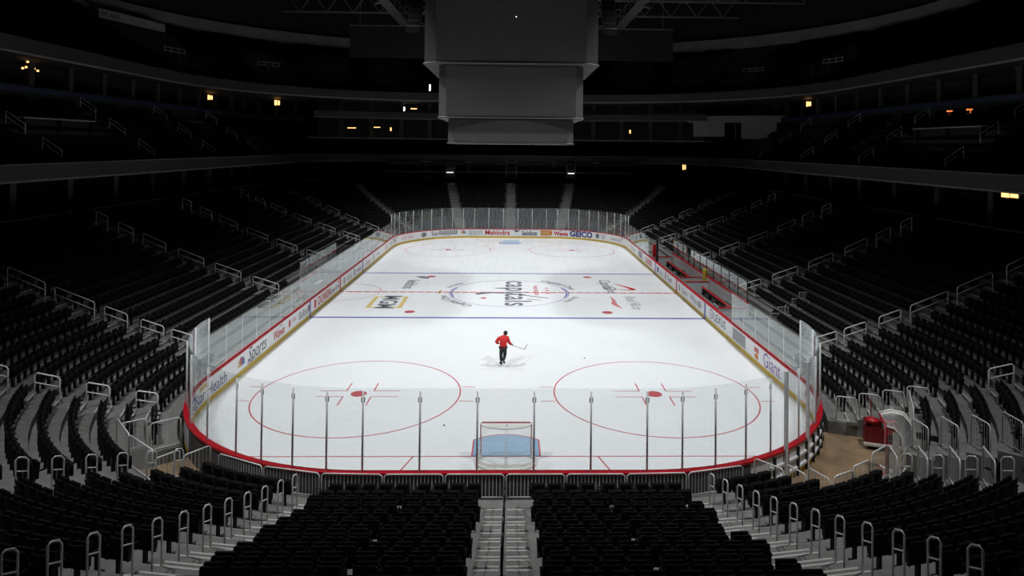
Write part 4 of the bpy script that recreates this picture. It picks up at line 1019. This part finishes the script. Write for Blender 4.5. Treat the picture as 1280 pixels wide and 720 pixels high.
# roof trusses
for j, y in enumerate((24, 34, 44, 52)):
    e = empty('roof_truss', (0, y, 30.2)); tag(e, f'grey steel roof truss, {ORD[j+1]} beyond the scoreboard', 'truss', 'roof trusses'); 
    for z, nm in ((0, 'bottom_chord'), (2.6, 'top_chord')):
        mb = MB(); mb.tube([(-38, 0, z), (38, 0, z)], .16, MT['truss'], 8); mb.obj(nm, e)
    mb = MB()
    for i in range(20): x = -38+i*3.8; mb.tube([(x, 0, 0), (x+1.9, 0, 2.6)], .08, MT['truss'], 6); mb.tube([(x+1.9, 0, 2.6), (x+3.8, 0, 0)], .08, MT['truss'], 6)
    mb.obj('web_members', e)
for sx, side in ((-1, 'left'), (1, 'right')):
    e = empty('catwalk', (sx*15.5, 8, 28.6)); tag(e, f'steel catwalk with railings under the roof on the {side}', 'catwalk', 'roof catwalks')
    mb = MB(); mb.box((0, 0, 0), (1.4, 90, .1), MT['truss']); mb.obj('deck', e)
    for q in (-.7, .7):
        mb = MB(); mb.tube([(q, -40, 1.0), (q, 40, 1.0)], .04, MT['truss'], 5); mb.tube([(q, -40, .5), (q, 40, .5)], .03, MT['truss'], 5)
        for i in range(21): mb.tube([(q, -40+4*i, 0), (q, -40+4*i, 5.5)], .03, MT['truss'], 5)
        mb.obj('railing', e)

# floodlights
for i, (x, y, z, tx, ty) in enumerate(FLOODS):
    side = 'left' if x < 0 else 'right'
    d = (Vector((tx, ty, 0))-Vector((x, y, z))).normalized(); q = d.to_track_quat('-Z', 'Y')
    e = empty('floodlight', (x, y, z)); e.rotation_mode = 'QUATERNION'; e.rotation_quaternion = q
    tag(e, f'roof floodlight aimed at the ice, {ORD[i % 5+1]} along the {side} catwalk', 'floodlight', 'floodlights over the ice')
    mb = MB(); mb.lathe([(.12, .45), (.30, .40), (.34, .05), (.38, -.02), (.36, -.03), (.31, .04)], (0, 0, 0), MT['truss'], 16); mb.obj('housing', e, True)
    mb = MB(); mb.lathe([(.29, .06), (.29, .075)], (0, 0, 0), MT['flood'], 16); mb.obj('lens', e)
    mb = MB(); mb.tube([(-.4, 0, .2), (-.4, 0, .6), (.4, 0, .6), (.4, 0, .2)], .025, MT['truss'], 5); mb.obj('bracket', e)
    l = bpy.data.lights.new('flood', 'SPOT'); l.energy = FLOOD_W; l.spot_size = math.radians(FLOOD_ANGLE); l.spot_blend = FLOOD_BLEND; l.shadow_soft_size = .8; l.color = (.97, .985, 1.0)
    lo = bpy.data.objects.new('flood_light', l); C.objects.link(lo); lo.parent = e; lo.location = (0, 0, -.06)

# ------------------------------------------------------------------ benches, penalty boxes
def plank(name, c, d, m, parent): mb = MB(); mb.box(c, d, m); return mb.obj(name, parent)
bx = empty('team_bench_box', (0, 0, 0)); tag(bx, 'team bench enclosure with white back boards and glass on the right side', kind='structure')
plank('bench_floor', (14.05, -.3, .2), (1.9, 19.4, .4), MT['concrete_dark'], bx)
plank('back_board', (14.95, -.3, .95), (.1, 19.4, 1.2), MT['white'], bx); plank('back_cap', (14.95, -.3, 1.58), (.2, 19.4, .07), MT['red'], bx)
for y in (-9.95, -1.9, -.2, 9.4): plank('partition', (14.0, y, .8), (1.75, .08, .9), MT['white'], bx); plank('partition_cap', (14.0, y, 1.28), (1.8, .14, .06), MT['red'], bx)
for i in range(11):
    y0 = -9.9+i*1.75; mb = MB(); mb.box((14.95, y0+.85, 2.27), (.014, 1.7, 1.28), MT['glass']); mb.obj('glass_pane', bx); plank('glass_post', (14.95, y0, 2.27), (.05, .05, 1.3), MT['rubber'], bx)
for y in (-11.5, 10.25): plank('glass_pane', (13.6, y, 1.95), (1.15, .014, 1.6), MT['glass'], bx)
plank('corner_post', (13.45, 9.2, 1.75), (.18, .18, 2.5), MT['rubber'], bx); plank('padded_post', (13.35, 10.0, 1.65), (.3, .25, 1.3), MT['red'], bx)
plank('yellow_pad', (14.85, -.9, 1.6), (.14, .5, .85), MT['yellow_pad'], bx)
for j, (y0, y1, nm) in enumerate(((-9.4, -2.4, 'nearer'), (.5, 8.9, 'farther'))):
    e = empty('player_bench', (14.35, (y0+y1)/2, .4)); tag(e, f'{nm} long red-topped player bench behind the right boards', 'bench', 'player benches')
    L = y1-y0; plank('seat_plank', (0, 0, .45), (.30, L, .05), MT['rubber'], e); plank('back_rest', (-.1, 0, .62), (.16, L, .05), MT['red'], e)
    for i in range(5): plank('leg', (0, -L/2+.2+i*(L-.4)/4, .215), (.3, .06, .43), MT['rubber'], e)
    mb = MB()
    for i in range(int(L/.6)):
        mb = MB(); yy = y0+.4+i*.6; mb.lathe([(.03, 0), (.034, .02), (.034, .16), (.02, .2), (.012, .22)], (13.16, yy, BH+.07), MT['rubber'], 8)
        if i % 3 == 0: pass
pb = empty('penalty_box', (0, 0, 0)); tag(pb, 'penalty box enclosure with glass on the left side', kind='structure')
plank('box_floor', (-14.0, 1.35, .2), (1.7, 9.7, .4), MT['concrete_dark'], pb); plank('back_board', (-14.9, 1.35, .85), (.1, 9.7, 1.1), MT['white'], pb); plank('back_cap', (-14.9, 1.35, 1.43), (.18, 9.7, .06), MT['red'], pb)
for i in range(6):
    y0 = -3.5+i*1.62; plank('glass_pane', (-14.9, y0+.8, 2.15), (.014, 1.56, 1.4), MT['glass'], pb); plank('glass_post', (-14.9, y0, 2.15), (.04, .04, 1.4), MT['post'], pb)
for y in (-3.5, .6, 2.2, 6.2): plank('partition', (-14.0, y, .85), (1.7, .07, .9), MT['white'], pb); plank('glass_pane', (-14.0, y, 2.0), (1.6, .014, 1.35), MT['glass'], pb)
for y0, y1, nm in ((-3.1, .3, 'nearer'), (2.6, 5.9, 'farther')):
    e = empty('penalty_bench', (-14.4, (y0+y1)/2, .4)); tag(e, f'{nm} white penalty bench behind the left boards', 'bench', 'penalty benches'); plank('seat_plank', (0, 0, .42), (.35, y1-y0, .05), MT['white'], e)
    for i in (-1, 1): plank('leg', (0, i*((y1-y0)/2-.2), .2), (.28, .05, .4), MT['post'], e)
# chairs / scorer items seen behind the right near glass: small folding chairs stepping up the terrace
for i in range(5):
    s = S2+CY-11.5-.0*i; o = 2.0+i*.8; p = P3(S2+CY-12.9+.5*i, NOS[2]+.3+i*.8*.8, 0); z = zfloor(NOS[2]+.3+i*.64)
    z = zfloor(p.x-12.95); e = empty('row_end_screen', (p.x, p.y, z)); tag(e, f'small steel picket screen on the right terrace, {ORD[i+1]} from the team benches', 'screen', 'row end screens above the benches')
    mb = MB(); mb.tube([(-.32, 0, 0), (-.32, 0, .74), (.32, 0, .74), (.32, 0, 0)], .018, MT['steel'] if i < 2 else MT['post'], 5); mb.obj('frame', e)
    mb = MB()
    for k in range(-4, 5): mb.tube([(k*.07, 0, .1), (k*.07, 0, .74)], .007, MT['steel'] if i < 2 else MT['post'], 4)
    mb.tube([(-.32, 0, .1), (.32, 0, .1)], .012, MT['post'], 4); k_ = mb.obj('pickets', e); k_['kind'] = 'stuff'

# ------------------------------------------------------------------ red cart by the tunnel
ct = empty('utility_cart', (14.15, -26.45, 0), math.radians(-20)); tag(ct, 'dark red wheeled cart with a bright red hood, beside the spare goal', 'cart')
plank('cart_base', (0, 0, .22), (1.15, .6, .08), MT['cart_red'], ct); plank('bumper', (0, -.33, .2), (1.25, .07, .1), MT['pad'], ct)
plank('back_panel', (0, .27, .62), (1.1, .05, .72), MT['cart_red'], ct)
for x in (-.55, .55): plank('side_panel', (x, 0, .6), (.05, .56, .7), MT['cart_red'], ct)
plank('divider', (.1, 0, .6), (.03, .54, .68), MT['post'], ct); plank('front_panel', (-.22, -.26, .55), (.6, .03, .55), MT['cart_red'], ct); plank('shelf', (.33, 0, .62), (.42, .5, .03), MT['cart_red'], ct)
mb = MB(); mb.lathe([(.22, 0), (.24, .04), (.20, .1), (.1, .14), (.02, .15)], (-.3, -.05, .97), MT['red'], 16); mb.obj('hood', ct, True)
mb = MB(); mb.tube([(-.1, 0, 1.02), (.25, -.02, 1.0), (.55, 0, 1.04)], .035, MT['red'], 8); mb.tube([(-.3, .2, .9), (-.3, .2, 1.75)], .02, MT['cart_red'], 6); mb.obj('handle', ct, True)
for x in (-.45, .45):
    for y in (-.22, .22):
        mb = MB(); mb.tube([(x-.025, y, .09), (x+.025, y, .09)], .09, MT['rubber'], 14); mb.obj('wheel', ct)

# ------------------------------------------------------------------ platforms, banner, lamps high in the bowl
def panel_table(x, y, z, L, rz, label, name='counter', m='offwhite'):
    e = empty(name, (x, y, z), rz); tag(e, label, 'counter', 'long pale counters in the club tier')
    plank('counter_top', (0, 0, .95), (L, .5, .08), MT[m], e); plank('front_panel', (0, -.2, .7), (L, .05, .42), MT['wall'], e)
    for q in (-L/2+.2, 0, L/2-.2): plank('support', (q, 0, .45), (.1, .3, .9), MT['wall'], e)
panel_table(-33.2, -1.7, 11.95, 7.8, -PI/2, 'long pale counter high in the left club tier')
panel_table(33.2, -1.6, 12.05, 8.0, PI/2, 'long pale counter high in the right club tier')
e = empty('camera_platform', (31.2, 40.5, 12.8), -.30); tag(e, 'pale covered camera platform in the far right club tier', 'platform')
plank('platform_deck', (0, 0, 2.55), (13, 1.4, .9), MT['offwhite'], e); plank('cloth_panel', (-3.6, -.75, 1.2), (4.2, .1, 2.2), MT['offwhite'], e); plank('cloth_panel', (3.0, -.75, 1.0), (4.6, .1, 2.4), MT['offwhite'], e)
for q in (-5.6, 0, 5.6): plank('leg', (q, .4, .9), (.12, .12, 1.9), MT['truss'], e)
bn = empty('banner', (-42.0, 23.2, 24.75)); bn.rotation_euler = (0, 0, math.radians(77)); tag(bn, 'long pale banner reading WE ARE at the upper left', 'banner')
plank('banner_cloth', (0, 0, 0), (9.4, .05, .95), MT['offwhite'], bn)
V_, F__ = text_verts('WE ARE', .72, bold=.02, align='LEFT'); mb = MB(); mb.add([(a-4.6, -.03, b) for a, b in V_], F__, MT['ink']); mb.obj('banner_lettering', bn)
V_, F__ = text_verts('THE CAPS', .5, align='LEFT'); mb = MB(); mb.add([(a-.6, -.03, b) for a, b in V_], F__, MT['ink_soft']); mb.obj('banner_lettering', bn)
def lamp(x, y, z, m, d, label, name='suite_lamp', grp=None):
    e = empty(name, (x, y, z)); tag(e, label, 'lamp', grp)
    w_, dd, h = d
    plank('lamp_housing', (0, dd*.6, 0), (w_*1.25, dd*.4, h*1.2), MT['column'], e); mb = MB(); mb.box((0, 0, 0), (w_, dd*.7, h), MT[m]); mb.obj('lamp_glass', e)

for i, (dy, dz) in enumerate(((0, 0), (.35, .12), (.8, -.05), (1.2, .1), (1.6, -.02), (.5, .55))):
    lamp(-36.9, -.4+dy, 16.8+dz, 'warm', (.14, .10, .14), f'tiny warm lamp in the first left suite, {ORD[i+1]} of the cluster', grp='warm lamp cluster in the first left suite')
def suite_screen(x, y, z, rz, w_, h, m, label, name='suite_window', cat='window'):
    e = empty(name, (x, y, z), rz); tag(e, label, cat)
    plank('frame', (0, .05, 0), (w_+.16, .06, h+.16), MT['column'], e); plank('lit_pane', (-w_/4-.02, 0, 0), (w_/2-.06, .03, h), MT[m], e); plank('lit_pane', (w_/4+.02, 0, 0), (w_/2-.06, .03, h*.85), MT[m], e)
suite_screen(-37.0, 31.0, 16.9, PI/2*.8, .8, .55, 'warm', 'small warm lit window in a left suite, third light from the left edge')
suite_screen(-32.0, 40.0, 16.9, PI/4, .75, .7, 'warm', 'small orange lit window at the far left corner of the suites')
suite_screen(36.6, 29.7, 16.85, -PI/2*.8, .8, .6, 'warm', 'small warm lit window in the right suites beyond the pale platform')
suite_screen(36.3, 2.8, 14.4, -PI/2, .7, .38, 'orange', 'left one of two glowing orange screens in the right club tier')
suite_screen(36.3, .4, 14.4, -PI/2, .7, .38, 'orange', 'right one of two glowing orange screens in the right club tier')
suite_screen(33.3, -7.8, 8.3, -PI/2, 1.5, .3, 'warm', 'wide dim warm lit window at the right edge under the club tier')
suite_screen(25.6, 46.6, 8.45, -.5, .5, .8, 'warm', 'small warm lit doorway at the far right corner of the lower concourse')
for i, (x, z, w_, h, m) in enumerate(((-15.8, 16.6, .18, .6, 'cool'), (-14.4, 16.65, .9, .14, 'warm'), (-11.4, 19.3, .18, .9, 'cool'))):
    lamp(x, (46.6, 46.6, 41.1)[i], z, m, (w_, .1, h), ('short white upright lamp in the far left upper suites', 'thin warm strip lamp in the far left upper suites', 'white upright lamp on the upper deck just left of the scoreboard')[i])
for x, z, w_, h, lab in ((-23.0, 13.7, 1.2, .12, 'long warm strip lamp in the far lower suites at the left'), (-19.6, 13.85, .9, .12, 'short warm strip lamp in the far lower suites'), (-17.7, 13.6, .2, .5, 'small upright warm lamp left of the scoreboard in the lower suites'), (17.5, 13.6, .2, .5, 'small upright warm lamp right of the scoreboard in the lower suites')):
    lamp(x, 49.2-6*(x/28)**2-.35, z, 'warm', (w_, .08, h), lab)
for x, lab in ((-9.0, 'left'), (8.85, 'right')):
    e = empty('far_doorway', (x, 46.9, 6.4)); tag(e, f'dark doorway with bright white floor light at the far end, {lab} one', 'doorway', 'far end doorways')
    plank('door_frame', (-.65, 0, 1.4), (.12, .3, 2.8), MT['fascia_edge'], e); plank('door_frame', (.65, 0, 1.4), (.12, .3, 2.8), MT['fascia_edge'], e); plank('lintel', (0, 0, 2.86), (1.42, .3, .12), MT['fascia'], e)
    plank('door_leaf', (0, .1, 1.4), (1.18, .05, 2.8), MT['black'], e); plank('light_strip', (0, -.12, .98), (.95, .06, .14), MT['cool'], e)
e = empty('far_doorway', (0, 46.9, 6.4)); tag(e, 'dark centre doorway with pale frame at the far end above the middle stairs', 'doorway')
for q in (-.75, .75): plank('door_frame', (q, 0, 1.4), (.14, .3, 2.8), MT['fascia_edge'], e)
plank('door_leaf', (0, .1, 1.4), (1.36, .05, 2.8), MT['black'], e)
for i in range(6):
    x = (-1 if i < 3 else 1)*(3.2+6.2*(i % 3)); side = 'left' if x < 0 else 'right'
    e = empty('ribbon_panel', (x, 46.8-1.2*(x/20)**2, 8.7)); tag(e, f'dim ribbon panel across the far end, {ORD[i % 3+1]} {side} of the centre doorway', 'panel', 'dim ribbon panels at the far end')
    plank('panel_face', (0, 0, 0), (5.0, .08, .55), MT['wall'], e)
    for q in range(9): plank('panel_bar', (-2.2+q*.55, -.05, 0), (.35, .03, .34), MT['column'], e)
